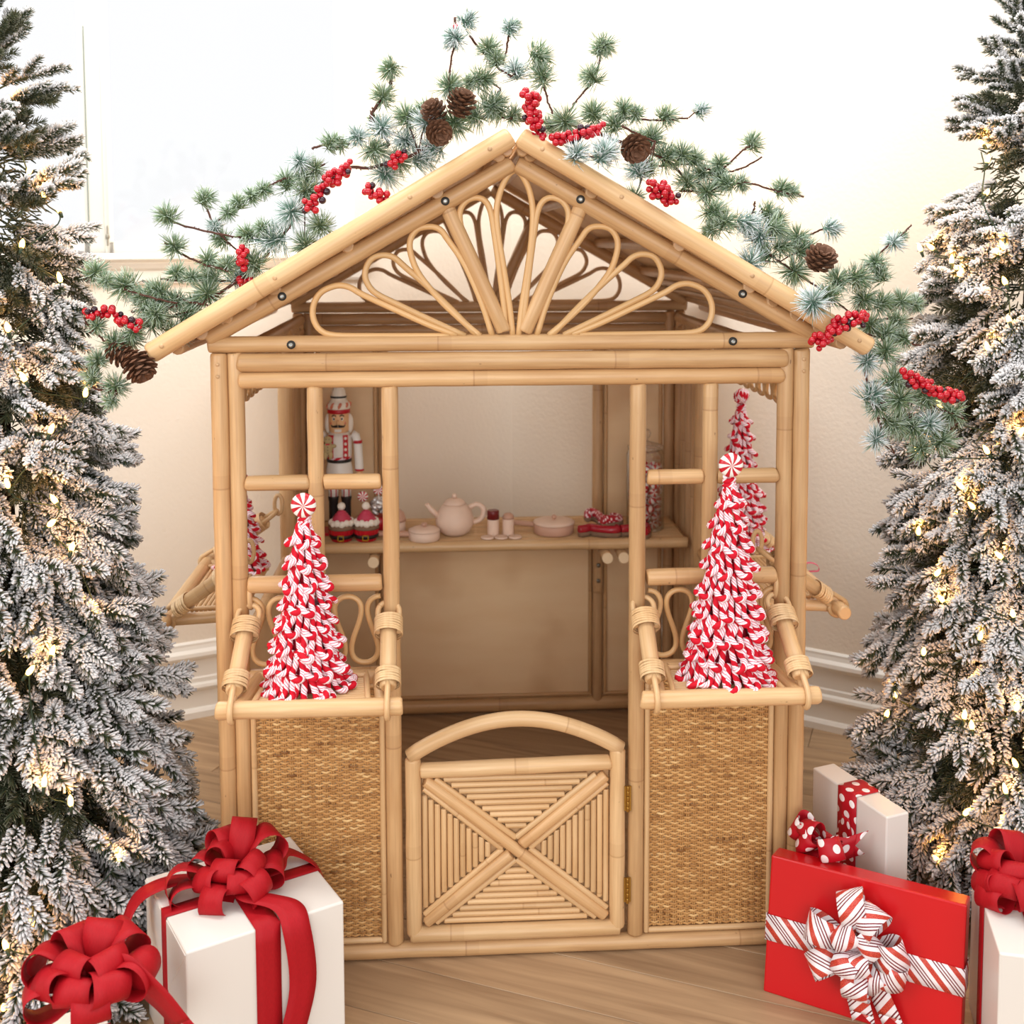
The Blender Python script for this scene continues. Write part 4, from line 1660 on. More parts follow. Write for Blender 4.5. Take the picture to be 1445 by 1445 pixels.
def cupcake(c, label):
    c = Vector(c)
    g = tag(empty('cupcake', c), label, 'cupcake', 'santa hat cupcakes on the shelf')
    g.scale = (1.2, 1.2, 1.2)
    mb = MB()
    n = 40
    prof = [(.021, 0), (.0245, .012), (.028, .026)]
    b = 0
    for r, z in prof:
        for k in range(n):
            q = r * (1 + (.03 if k % 2 else -.02))
            mb.v.append(c + Vector((q * math.cos(2 * PI * k / n), q * math.sin(2 * PI * k / n), z)))
    for i in range(2):
        for k in range(n):
            k2 = (k + 1) % n
            mb.face((i * n + k, i * n + k2, (i + 1) * n + k2, (i + 1) * n + k), [(0, 0)] * 4, 0, False)
    mk('paper_case', mb, REDG, g)
    lat([(.0240, .006), (.0262, .0075), (.0278, .0145), (.0268, .015)], c, BLK, 'belt', g)
    mb = MB()
    o = c + Vector((0, -.0280, .0105))
    for dx, dz, sx_, sz_ in ((0, .0052, .013, .002), (0, -.0052, .013, .002), (-.0058, 0, .002, .012), (.0058, 0, .002, .012)):
        mb.box(o + Vector((dx, 0, dz)), (sx_, .002, sz_))
    mk('gold_buckle', mb, GOLD, g)
    lat([(.027, .025), (.0285, .030), (.024, .036)], c, CAKE, 'sponge', g)
    mb = MB()
    for k in range(13):
        a = 2 * PI * k / 13
        mb.ball(c + Vector((.0215 * math.cos(a), .0215 * math.sin(a), .039 + (k % 2) * .002)), .0078, 10)
    mk('cream_brim', mb, CREAMI, g)
    mb = MB()
    prof = []
    for i in range(14):
        t_ = i / 13
        prof.append((.0215 * (1 - t_) ** .75 + .004 + .0013 * math.sin(i * 2.4), .040 + .027 * t_))
    mb.lathe(prof, c, 20)
    mk('pink_icing_hat', mb, PINK, g)
    mb = MB()
    mb.ball(c + Vector((0, 0, .075)), .0088, 14)
    mk('white_candy_ball', mb, CREAMI, g)
    return g


cupcake((-.402, .885, ST), 'left santa hat cupcake with pink icing at the foot of the nutcracker')
cupcake((-.338, .885, ST), 'right santa hat cupcake with pink icing beside the foil ball')

# foil ball with peppermint picks, standing behind the right cupcake
c = Vector((-.308, .955, ST))
g = tag(empty('peppermint_pick_cup', c), 'silver foil ball with peppermint picks in a red cup behind the cupcakes', 'candy holder')
g.scale = (1.25, 1.25, 1.25)
lat([(.016, 0), (.020, .02), (.022, .036), (.020, .037)], c, REDG, 'red_cup', g)
mb = MB()
for k in range(26):
    a = random.uniform(0, 2 * PI); e = random.uniform(-.6, 1.4)
    d = Vector((math.cos(a) * math.cos(e), math.sin(a) * math.cos(e), math.sin(e)))
    mb.ball(c + Vector((0, 0, .055)) + d * .015, .009, 6, sc=(1.2, .6, 1), R=Euler((a, e, a)).to_matrix())
mk('foil_ball', mb, SILV, g)
for dx, dz in ((-.034, .082), (.0, .096)):
    p = c + Vector((dx, -.012, dz))
    d_ = peppermint(p, .0115, g, 'peppermint_pick')
    mb = MB()
    mb.pole(c + Vector((dx * .3, 0, .05)), p + Vector((0, .002, -.008)), .0012, 6)
    mk('pick_stick', mb, WHITEG, g)

# wooden sugar bowl at the left post
c = Vector((-.262, .93, ST))
g = tag(empty('wooden_jar', c), 'domed wooden jar half hidden behind the left door post', 'jar')
g.scale = (1.45, 1.45, 1.35)
lat([(.014, 0), (.017, .004), (.017, .026), (.016, .028)], c, BEECH, 'body', g)
lat([(.018, .028), (.018, .033), (.015, .044), (.008, .051), (.001, .053)], c, BEECHD, 'lid', g)

c = Vector((-.186, .875, ST))
g = tag(empty('wooden_pot', c), 'small pale wooden saucepan with lid left of the teapot', 'pot', 'wooden toy cookware on the shelf')
g.scale = (1.42, 1.42, 1.15)
lat([(.026, 0), (.0285, .003), (.0285, .020), (.027, .021)], c, BEECH, 'pan', g)
lat([(.029, .021), (.029, .024), (.020, .029), (.004, .031)], c, BEECH, 'lid', g)
lat([(.0025, .031), (.005, .034), (.0055, .038), (.002, .040)], c, BEECHD, 'knob', g)
P_('handle', c + Vector((-.026, .004, .012)), c + Vector((-.095, .015, .012)), .0065, BEECHD, g, 10)

c = Vector((-.106, .925, ST))
g = tag(empty('teapot', c), 'round pale wooden toy teapot in the middle of the shelf', 'teapot', 'wooden toy cookware on the shelf')
g.scale = (1.33, 1.33, 1.14)
lat([(.020, 0), (.030, .008), (.0375, .024), (.0385, .038), (.034, .055), (.026, .068), (.021, .073)], c, BEECH, 'body', g, 28)
lat([(.0225, .0725), (.0225, .075), (.016, .082), (.006, .086)], c, BEECH, 'lid', g)
lat([(.003, .086), (.0055, .090), (.0045, .095), (.001, .0965)], c, BEECH, 'knob', g, 14)
mb = MB()
mb.tube([c + Vector((-.032, -.006, .046)), c + Vector((-.045, -.008, .060)), c + Vector((-.056, -.010, .076))], lambda t: .0075 - .0035 * t, 12)
mk('spout', mb, BEECH, g)
mb = MB()
mb.tube(smoothpts([c + Vector((.030, 0, .064)), c + Vector((.044, 0, .071)), c + Vector((.057, 0, .062)), c + Vector((.058, 0, .047)), c + Vector((.050, 0, .034)), c + Vector((.037, 0, .028))], 5), .0055, 10)
mk('handle', mb, BEECH, g)

for x, top, lab in ((-.004, MAROON, 'wooden shaker with dark red cap on the shelf'), (.036, BEECHD, 'plain wooden shaker with rounded top on the shelf')):
    c = Vector((x, .905, ST))
    g = tag(empty('shaker', c), lab, 'shaker', 'wooden shakers on the shelf')
    g.scale = (1.38, 1.38, 1.18)
    lat([(.0105, 0), (.0112, .002), (.0112, .036), (.0108, .038)], c, BEECH, 'body', g, 18)
    if top is MAROON:
        lat([(.0116, .038), (.0116, .056), (.0105, .058)], c, top, 'cap', g, 18, label='glossy dark red cap')
    else:
        lat([(.0112, .038), (.0105, .045), (.007, .050), (.001, .051)], c, top, 'cap', g, 18)
for k, x in enumerate((-.020, .016, .053)):
    c = Vector((x, .876, ST))
    o = lat([(.0125, 0), (.0135, .001), (.0135, .0035), (.0125, .0045)], c, BEECH, 'wooden_disc', None, 20)
    o.data.transform(Matrix.Translation(-c))
    o.location = c
    tag(o, ('left of three pale wooden discs lying in front of the shakers', 'middle of three pale wooden discs lying in front of the shakers', 'right of three pale wooden discs lying in front of the shakers')[k], 'disc', 'wooden discs on the shelf')
    o.scale = (1.3, 1.3, 1.2)

c = Vector((.160, .925, ST))
g = tag(empty('saucepan', c), 'wide lidded wooden saucepan with long handle right of the shakers', 'saucepan', 'wooden toy cookware on the shelf')
lat([(.050, 0), (.054, .003), (.054, .024), (.052, .026)], c, BEECHD, 'pan', g, 32)
lat([(.055, .026), (.0555, .031), (.045, .035), (.006, .037)], c, BEECH, 'lid', g, 32)
lat([(.003, .037), (.0065, .041), (.006, .047), (.002, .049)], c, BEECHD, 'knob', g, 14)
P_('handle', c + Vector((-.050, .02, .018)), c + Vector((-.115, .05, .018)), .007, BEECHD, g, 10)

t = NT('dotted_icing', 0.35, 0.5)
tc = t.n('ShaderNodeTexCoord')
vo = t.n('ShaderNodeTexVoronoi')
vo.inputs['Scale'].default_value = 190
t.l(tc.outputs['Object'], vo.inputs['Vector'])
t.col(t.mix(t.math('LESS_THAN', vo.outputs['Distance'], .42), rgb(176, 30, 46), rgb(240, 214, 214)))
DOTC = t.m
# iced cookies piled by the right post: candy cane and mitten shapes
for k, (x, y, z, rz, ry) in enumerate(((.238, .885, 0, .3, 0), (.290, .880, 0, -.6, 0), (.310, .90, .022, .5, .1), (.275, .925, .022, 1.6, -.1), (.350, .88, 0, .2, 0), (.395, .875, 0, 1.2, 0))):
    c = Vector((x, y, ST + z))
    R = Matrix.Rotation(rz, 3, 'Z') @ Matrix.Rotation(ry, 3, 'Y')
    g = tag(empty('iced_cookie', c), ('round edged red iced cookie at the left of the cookie pile', 'red iced cookie lying crosswise at the bottom of the pile', 'sugar dusted red cookie on top of the pile, right', 'sugar dusted red cookie on top of the pile, left',
                                      'red iced cookie just left of the right door post', 'red iced cookie hidden behind the right door post')[k], 'cookie', 'red iced cookies on the shelf')
    g.scale = (1.35, 1.35, 1.9)
    path = smoothpts([R @ Vector(p) + c for p in ((-.028, -.006, .005), (-.010, -.008, .005), (.012, -.004, .005), (.024, .004, .005), (.022, .014, .005), (.012, .016, .005))], 4)
    if k in (0, 4):
        path = smoothpts([R @ Vector(p) + c for p in ((-.014, -.004, .005), (.0, -.003, .005), (.012, .003, .005))], 4)
    mb = MB()
    mb.tube(path, lambda t: .0085 * (1 if .08 < t < .92 else .75), 10)
    for v in mb.v:
        v.z = c.z + max(0, min(.0065, (v.z - c.z)))
    mk('cookie_base', mb, CAKE, g)
    mb = MB()
    mb.tube([p + Vector((0, 0, .004)) for p in path], lambda t: .0075, 10)
    for v in mb.v:
        v.z = max(v.z, c.z + .0065)
    mk('icing', mb, COOKIE if k not in (2, 3) else DOTC, g)

# glass jar of peppermints
c = Vector((.412, .955, ST))
g = tag(empty('glass_jar', c), 'tall clear glass jar of peppermints at the right end of the shelf', 'jar')
mb = MB()
mb.lathe([(.001, .001), (.048, .001), (.0515, .004), (.0515, .205), (.048, .214), (.047, .220), (.045, .220), (.045, .213), (.0495, .205), (.0495, .006), (.001, .005)], c, 36)
mk('glass_body', mb, GLASS, g)
mb = MB()
mb.lathe([(.040, .214), (.0485, .222), (.0485, .227), (.032, .234), (.010, .239), (.006, .245), (.013, .253), (.015, .262), (.010, .271), (.001, .274)], c, 28)
mk('glass_lid', mb, GLASS, g)
mb = MB()
mb.ball((0, 0, 0), .0122, 16, sector=lambda k, i: 1 if (k // 2) % 2 == 0 else 0, sc=(1, 1, .8))
cm = mb.mesh('peppermint_candy', [WHITEG, REDG])
rnc = random.Random(5)
k = 0
lay = 0
zc = .0185
while zc < .180:
    n = 8
    ph = rnc.uniform(0, 1)
    for q in range(n + 1):
        rr = .0350 if q < n else 0
        if q < n and math.sin(2 * PI * (q + ph) / n) > .75:
            pass
        p = c + Vector((rr * math.cos(2 * PI * (q + ph) / n), rr * math.sin(2 * PI * (q + ph) / n), zc + rnc.uniform(-.0015, .0015)))
        o = bpy.data.objects.new('peppermint_candy', cm)
        COL.objects.link(o)
        o.location = p
        o.rotation_euler = (rnc.uniform(0, 6), rnc.uniform(0, 6), rnc.uniform(0, 6))
        tag(o, 'red and white striped peppermint candy inside the tall glass jar', 'candy', 'peppermints in the glass jar')
    zc += .0212


# ------------------------------------------------------------------ garland over the roof
GR = empty('garland', atY(722, 165, .02))
tag(GR, 'frosted pine garland with red berries and cones draped over the playhouse roof', 'garland')


def gp(x, y, Y):
    return atY(x, y, Y)


def tuft(mb, c, r, n=95, ax=None, rn=random, spread=1.0):
    ax = Vector(ax).normalized() if ax is not None else Vector((rn.uniform(-1, 1), rn.uniform(-1.2, -.2), rn.uniform(-.3, 1))).normalized()
    for i in range(n):
        while True:
            d = Vector((rn.gauss(0, 1), rn.gauss(0, 1), rn.gauss(0, 1)))
            if d.length > .1:
                d.normalize()
                if d.dot(ax) > -.55 * spread:
                    break
        p = c - ax * (r * .35) + ax * rn.uniform(0, r * .8)
        mb.needle(p, d + ax * .35, r * rn.uniform(.75, 1.15), .0005, .00085, rn.random(), 3, .0003)


def stem(mb, pts, r=.0020):
    P = smoothpts(pts, 6)
    rn = random.Random(len(P))
    P = [p + Vector((rn.uniform(-1, 1), rn.uniform(-1, 1), rn.uniform(-1, 1))) * .0011 for p in P]
    mb.tube(P, lambda t: r * (1.1 - .3 * t), 6)
    # twisted bark nubs
    for i in range(len(P) - 1):
        for k in range(2):
            d = Vector((rn.uniform(-1, 1), rn.uniform(-1, 1), rn.uniform(-1, 1))).normalized()
            mb.needle(P[i].lerp(P[i + 1], rn.random()), d, r * 2.1, r * .5, r * .4, .1, 3)


# (stem points in the photograph, tufts [x, y, radius px, snowy], depth)
BR = [
    ([(150, 482), (215, 455), (262, 440), (330, 400), (390, 345), (430, 285)], [(215, 457, 24, 0), (240, 472, 26, 0), (262, 446, 24, 0), (295, 418, 27, 0), (335, 395, 26, 1), (362, 376, 25, 0), (392, 338, 30, 1), (232, 432, 22, 0), (180, 478, 20, 0)], .02),
    ([(430, 285), (480, 240), (530, 235), (590, 215), (640, 175), (700, 165), (722, 168)], [(430, 345, 24, 0), (412, 300, 28, 1), (428, 272, 24, 0), (455, 320, 22, 0), (540, 245, 28, 1), (562, 228, 24, 0), (590, 225, 28, 1), (618, 212, 22, 1), (640, 172, 28, 0), (620, 178, 24, 0), (600, 175, 24, 1), (575, 170, 22, 0), (672, 165, 24, 0)], .02),
    ([(280, 272), (292, 295), (303, 320), (318, 338), (340, 358)], [(287, 283, 18, 0), (304, 322, 14, 1), (316, 338, 17, 0)], .03),
    ([(226, 308), (245, 314), (280, 324), (320, 332), (372, 340)], [(240, 308, 20, 0), (352, 332, 18, 0), (372, 322, 16, 0)], .0),
    ([(232, 342), (252, 356), (285, 372), (322, 382)], [(247, 350, 20, 0), (292, 366, 18, 0), (318, 378, 18, 0)], -.01),
    ([(308, 312), (330, 295), (356, 276), (392, 256), (415, 248)], [(322, 300, 14, 0), (338, 290, 15, 0), (354, 278, 15, 0), (370, 268, 15, 0), (404, 262, 20, 0)], .04),
    ([(113, 380), (140, 393), (175, 408), (215, 420), (250, 428)], [(132, 388, 20, 0), (182, 404, 25, 0), (206, 420, 18, 0), (150, 396, 14, 0)], -.02),
    ([(200, 396), (232, 410), (262, 424), (300, 432)], [(226, 412, 20, 0), (252, 424, 18, 0), (276, 428, 16, 0)], .01),
    ([(226, 394), (262, 396), (300, 396), (335, 398)], [(248, 388, 17, 0), (302, 392, 20, 0), (268, 392, 14, 0)], .03),
    ([(185, 440), (210, 436), (250, 432)], [(205, 432, 20, 0), (222, 445, 20, 0)], .0),
    ([(440, 210), (462, 203), (487, 203), (505, 205)], [(465, 205, 18, 0), (482, 206, 14, 0)], .03),
    ([(416, 242), (436, 238), (458, 232)], [(422, 228, 20, 1), (432, 252, 18, 0), (445, 238, 18, 0)], .03),
    ([(552, 88), (549, 125), (530, 150), (524, 168), (540, 188), (550, 205)], [(553, 95, 19, 0), (540, 140, 21, 0), (538, 185, 22, 1), (505, 196, 20, 1), (525, 212, 22, 0), (528, 175, 14, 0)], .0),
    ([(570, 165), (580, 185), (575, 205)], [(598, 160, 20, 0), (575, 200, 20, 1)], .03),
    ([(642, 25), (644, 50), (638, 80), (634, 110), (636, 140)], [(657, 32, 18, 1), (645, 55, 20, 1), (633, 124, 22, 0), (638, 60, 16, 1)], -.02),
    ([(662, 50), (682, 74), (702, 95), (722, 108)], [(690, 72, 20, 0), (702, 88, 17, 0), (728, 105, 22, 1)], .0),
    ([(720, 34), (716, 62), (709, 92)], [(719, 44, 19, 1), (722, 38, 12, 0)], .02),
    ([(757, 75), (765, 110), (772, 140), (780, 160)], [(756, 78, 23, 0), (766, 112, 22, 0)], .0),
    ([(850, 55), (846, 85), (836, 115), (815, 140), (802, 158)], [(850, 63, 20, 0), (838, 112, 21, 0), (845, 72, 15, 0)], .02),
    ([(706, 125), (700, 140), (695, 165)], [(678, 112, 22, 0), (690, 150, 25, 0), (705, 155, 22, 0), (660, 118, 14, 0), (722, 165, 16, 0)], .02),
    ([(722, 168), (800, 175), (860, 195), (900, 208), (950, 235), (1000, 290)], [(798, 172, 27, 0), (775, 180, 18, 0), (840, 165, 24, 0), (868, 180, 20, 0), (918, 200, 24, 0), (935, 222, 26, 0), (895, 200, 20, 0)], .03),
    ([(808, 222), (830, 222), (860, 220)], [(812, 222, 22, 1), (848, 222, 24, 1), (862, 214, 22, 1)], -.06),
    ([(868, 165), (900, 168), (935, 170), (972, 166)], [(880, 158, 19, 0), (896, 162, 16, 0), (936, 165, 19, 0), (986, 158, 16, 1)], .02),
    ([(878, 178), (905, 192), (925, 200)], [(902, 245, 22, 1), (897, 278, 18, 0), (918, 240, 18, 0)], -.02),
    ([(930, 235), (975, 232), (1015, 240), (1048, 212), (1062, 205)], [(962, 218, 22, 0), (978, 228, 20, 0), (1016, 232, 18, 0), (1060, 206, 19, 0)], .04),
    ([(1000, 245), (1040, 240), (1075, 222)], [(1012, 255, 20, 0), (990, 248, 22, 0)], .05),
    ([(960, 270), (1005, 268), (1050, 258), (1090, 268), (1134, 278)], [(1030, 262, 19, 0), (1044, 258, 16, 0), (1100, 270, 18, 0), (1114, 274, 15, 0), (1000, 272, 22, 0), (970, 262, 22, 0)], .03),
    ([(1000, 290), (1050, 330), (1100, 370), (1160, 410), (1210, 450)], [(1003, 300, 24, 0), (1020, 318, 22, 0), (1048, 312, 24, 1), (1072, 338, 27, 1), (1060, 372, 27, 1), (1090, 320, 22, 0), (1100, 348, 22, 0), (1118, 382, 26, 0), (1005, 325, 18, 0), (1130, 355, 22, 0), (1085, 360, 22, 0)], .0),
    ([(1055, 320), (1062, 300), (1065, 285)], [(1080, 300, 20, 0), (1098, 312, 20, 0)], .04),
    ([(1128, 338), (1150, 328), (1172, 320), (1191, 318)], [(1168, 322, 19, 1), (1126, 335, 20, 0)], .0),
    ([(1160, 420), (1190, 400), (1225, 372), (1255, 345), (1286, 318)], [(1262, 344, 17, 1), (1238, 372, 19, 0), (1205, 392, 24, 0), (1180, 398, 22, 0), (1245, 392, 18, 0), (1272, 335, 10, 0)], -.01),
    ([(1150, 425), (1148, 432), (1140, 440)], [(1148, 430, 26, 1), (1170, 420, 22, 0)], -.07),
    ([(1210, 440), (1250, 432), (1290, 428)], [(1215, 420, 24, 0), (1240, 430, 20, 0), (1272, 425, 19, 0), (1290, 430, 16, 0)], .0),
    ([(1215, 455), (1250, 450), (1288, 450)], [(1228, 460, 22, 0), (1262, 455, 20, 0)], .02),
    ([(1215, 470), (1255, 478), (1300, 488)], [(1248, 474, 20, 0), (1276, 478, 18, 0)], -.01),
    ([(1212, 470), (1216, 500), (1224, 540), (1238, 590), (1262, 640)], [(1222, 510, 22, 1), (1248, 500, 24, 0), (1226, 560, 24, 1), (1258, 540, 24, 0), (1236, 622, 22, 1), (1256, 595, 26, 0), (1240, 575, 22, 0)], -.03),
    ([(1240, 570), (1280, 560), (1320, 575), (1360, 590)], [(1272, 562, 26, 0), (1300, 560, 24, 0), (1285, 600, 26, 0), (1312, 600, 22, 1), (1346, 582, 24, 0), (1325, 625, 24, 0), (1300, 635, 20, 0)], -.05),
    ([(118, 448), (130, 465), (144, 478), (155, 488)], [(136, 462, 15, 0), (158, 486, 20, 0), (185, 470, 18, 0)], -.03),
    ([(128, 520), (130, 545), (150, 552), (168, 552)], [(138, 512, 18, 0), (132, 536, 16, 0), (162, 548, 21, 0), (160, 565, 14, 0)], -.03),
]
rg = random.Random(11)
for pl, tufts, Y in BR:
    pts = [gp(x, y, Y + .05 * math.sin(i * 1.7) * .3) for i, (x, y) in enumerate(pl)]
    mb = MB()
    stem(mb, pts, .0020 if len(pl) < 6 else .0032)
    b_ = mk('branch', mb, BARK, GR, pts[0])
    groups = {0: MB(), 1: MB()}
    for (x, y, r, sn) in tufts:
        c = gp(x, y, Y + rg.uniform(-.012, .012))
        # short twig into the tuft
        j = min(range(len(pts)), key=lambda k: (pts[k] - c).length)
        tw = MB()
        if (pts[j] - c).length > .012:
            mb2 = MB()
            mb2.tube([pts[j], pts[j].lerp(c, .5) + Vector((0, 0, .003)), c], .0013, 5)
            mk('twig', mb2, BARK, b_)
        rm = r / 785 * 1.12
        tuft(groups[sn], c, rm, int(90 + r * 5), rn=rg)
    for sn, mt in ((0, GNEED), (1, GSNOW)):
        if groups[sn].v:
            mk('pine_needles', groups[sn], mt, b_, stuff=True)

# berry clusters
bm1 = MB(); bm1.ball((0, 0, 0), .0066, 12)
bm1 = bm1.mesh('berry', REDB)
bm2 = MB(); bm2.ball((0, 0, 0), .0062, 12)
bm2 = bm2.mesh('berry', DARKB)
BC = [([(120, 440), (150, 440), (175, 452), (195, 460)], 20, 9, -.04), ([(341, 355), (344, 372)], 8, 8, -.02), ([(492, 238), (478, 245), (458, 262), (438, 292)], 26, 11, -.03),
      ([(550, 232), (565, 220)], 8, 8, -.02), ([(518, 262), (532, 280), (540, 276)], 11, 9, -.03), ([(643, 38), (643, 38)], 1, 1, -.03), ([(750, 132), (750, 155), (760, 185)], 28, 13, -.05),
      ([(786, 198), (815, 190), (845, 180)], 22, 9, -.06), ([(922, 262), (935, 272), (948, 280)], 20, 13, -.06), ([(342, 396), (352, 398)], 5, 6, .0),
      ([(1152, 484), (1170, 470), (1190, 456), (1215, 448)], 32, 12, -.09), ([(1278, 532), (1305, 545), (1330, 555), (1352, 560)], 30, 10, -.09)]
for pl, n, rad, Y in BC:
    pts = [gp(x, y, Y) for x, y in pl]
    mb = MB()
    mb.tube(smoothpts(pts, 4) if (pts[0] - pts[-1]).length > .001 else [pts[0], pts[0] + Vector((0, 0, .01))], .0012, 5)
    cl = mk('berry_cluster', mb, BARK, GR, pts[0])
    sp = smoothpts(pts, 10) if len(pts) > 1 else pts
    placed = []
    tries = 0
    while len(placed) < (n if n == 1 else int(n * 1.45)) and tries < 2500:
        tries += 1
        c = sp[rg.randrange(len(sp))]
        d = Vector((rg.gauss(0, 1), rg.gauss(0, 1), rg.gauss(0, 1))).normalized() * (rad / 785) * rg.uniform(.3, 1)
        p = c + d
        if n == 1:
            p = c
        if any((p - q).length < .0092 for q in placed):
            continue
        placed.append(p)
        me = bm2 if rg.random() < .13 else bm1
        o = bpy.data.objects.new('berry', me)
        COL.objects.link(o)
        o.parent = cl
        o.location = p - pts[0]
        o.scale = [rg.uniform(.85, 1.1)] * 3
        if me is bm2:
            o['label'] = 'dark purple berry'


# pine cones
def pine_cone(c, L, R, ax):
    mb = MB()
    ax = Vector(ax).normalized()
    u = ax.orthogonal().normalized()
    v = ax.cross(u)
    mb.tube([c - ax * L * .5, c + ax * L * .4], R * .35, 8)
    N = 52
    for i in range(N):
        t_ = (i + .5) / N
        a = i * 2.39996
        rr = R * math.sin(PI * (0.12 + .8 * t_)) ** .7
        o = u * math.cos(a) + v * math.sin(a)
        tan = ax.cross(o)
        base = c + ax * (L * (t_ - .5)) + o * rr * .3
        d = (o + ax * (.15 + .9 * t_)).normalized()
        ln_ = rr * 1.0
        w_ = R * .34
        nn = d.cross(tan).normalized()
        b = len(mb.v)
        mb.v += [base - tan * w_ * .4, base + tan * w_ * .4, base + d * ln_ * .7 + tan * w_, base + d * ln_ * .7 - tan * w_, base + d * ln_ * 1.0 + tan * w_ * .5 + nn * .0008, base + d * ln_ * 1.0 - tan * w_ * .5 + nn * .0008,
                 base + d * ln_ * .8 + nn * R * .10, base - ax * R * .08, base + d * ln_ * .85 - nn * R * .08]
        for f in ((0, 1, 6), (1, 2, 6), (2, 4, 6), (4, 5, 6), (5, 3, 6), (3, 0, 6), (1, 0, 8), (2, 1, 8), (4, 2, 8), (5, 4, 8), (3, 5, 8), (0, 3, 8)):
            mb.face(tuple(b + q for q in f), [(0, 0)] * 3, 0, False)
    return mb


for x, y, L, R, ax, Y in ((650, 148, .042, .024, (.3, -.4, .8), -.04), (614, 160, .038, .021, (-.4, -.5, .6), -.02), (618, 186, .036, .021, (.3, -.8, -.3), -.04), (895, 207, .034, .024, (.2, -.9, -.5), -.05), (1157, 368, .036, .026, (.1, -.5, .7), -.05),
                          (168, 500, .046, .020, (1, -.3, -.4), -.04), (195, 514, .046, .026, (.5, -.4, -.8), -.065)):
    p = gp(x, y, Y)
    mk('pine_cone', pine_cone(p, L, R, ax), CONE, GR, p)


# ------------------------------------------------------------------ flocked trees with lights
def branch_mesh(seed, L, flock=True, ntw=7):
    """drooping flocked branch: origin at the trunk end, grows along +x; bottle-brush fingers"""
    rn = random.Random(seed)
    mb = MB()
    main = smoothpts([(0, 0, 0), (L * .4, rn.uniform(-.008, .008), .004), (L * .8, rn.uniform(-.012, .012), -.006), (L, rn.uniform(-.01, .01), -.012)], 4)
    tw = [(main, 1.0)]
    for i in range(ntw):
        t_ = .22 + .50 * i / ntw
        p = main[int(t_ * (len(main) - 1))]
        s = 1 if i % 2 else -1
        l_ = L * rn.uniform(.40, .52) * (1.15 - .5 * t_)
        d = Vector((.85, s * rn.uniform(.42, .62), rn.uniform(-.35, .35))).normalized()
        e = p + d * l_ + Vector((0, 0, -.006))
        tw.append(([p, p.lerp(e, .5) + Vector((0, 0, .004)), e], .9))
    for pts, k in tw:
        pts = [Vector(p) for p in pts]
        tot = sum((pts[i + 1] - pts[i]).length for i in range(len(pts) - 1))
        n = int(tot / .00068)
        st = 0.12 if k < 1 else .25
        for q in range(n):
            f = st + (1 - st) * (q + rn.random()) / n
            x = f * (len(pts) - 1)
            i = min(int(x), len(pts) - 2)
            p = pts[i].lerp(pts[i + 1], x - i)
            T = (pts[i + 1] - pts[i]).normalized()
            a = rn.uniform(0, 2 * PI)
            u = T.orthogonal().normalized()
            o = u * math.cos(a) + T.cross(u) * math.sin(a)
            fw = .80 + 1.0 * max(0, f - .88) / .12
            d = (o + T * fw).normalized()
            up = .5 + .5 * o.z
            uu = min(1, max(0, -.05 + .85 * up + rn.uniform(-.3, .3))) if flock else rn.random() * .5
            if flock:
                mb.needle(p, d, rn.uniform(.015, .023), .0008, .0026 if uu > .3 else .0012, uu, 3, .0023 if uu > .3 else .0008)
            else:
                mb.needle(p, d, rn.uniform(.017, .024), .0006, .0010, uu, 3, .0005)
    mb.tube(main, .0028, 5)
    return mb.mesh('branch', FLOCK if flock else FLOCKD)


BRV = [branch_mesh(40 + i, .23, True, 4) for i in range(6)]
BRD = [branch_mesh(60 + i, .20, False, 5) for i in range(2)]
bb = MB()
bb.lathe([(.0025, -.012), (.0034, -.004), (.0034, 0)], (0, 0, 0), 8)
sock = bb.mesh('bulb_socket', WIRE)
bb = MB()
bb.lathe([(.0030, 0), (.0048, .004), (.0050, .008), (.0038, .014), (.0010, .019)], (0, 0, 0), 10)
bulbm = bb.mesh('light_bulb', BULB)


def keepout(p):
    # gifts
    for (b, a1, a2, s1, s2, h) in ((N0, ux, uy, .266, .25, .25), (N1, ux, uy, .24, .18, .105), (N3, ux3, uy3, .217, .052, .30), (FL, uxr, uyr, .27, .247, .25), (N2, ux2, uy2, .335, .10, .24)):
        d = p - b
        if -.02 < d.dot(a1) < s1 + .02 and -.02 < d.dot(a2) < s2 + .02 and p.z < h + .015:
            return True
    # playhouse body and side trays, walls
    if abs(p.x) < .575 and -.02 < p.y < 1.2 and p.z < 1.2:
        return True
    if abs(p.x) < .735 and .27 < p.y < .8 and .5 < p.z < .62:
        return True
    if (p - LA).dot(ln) < .03 or (p - CN).dot(rn_) < .03 or p.z < .012:
        return True
    return False


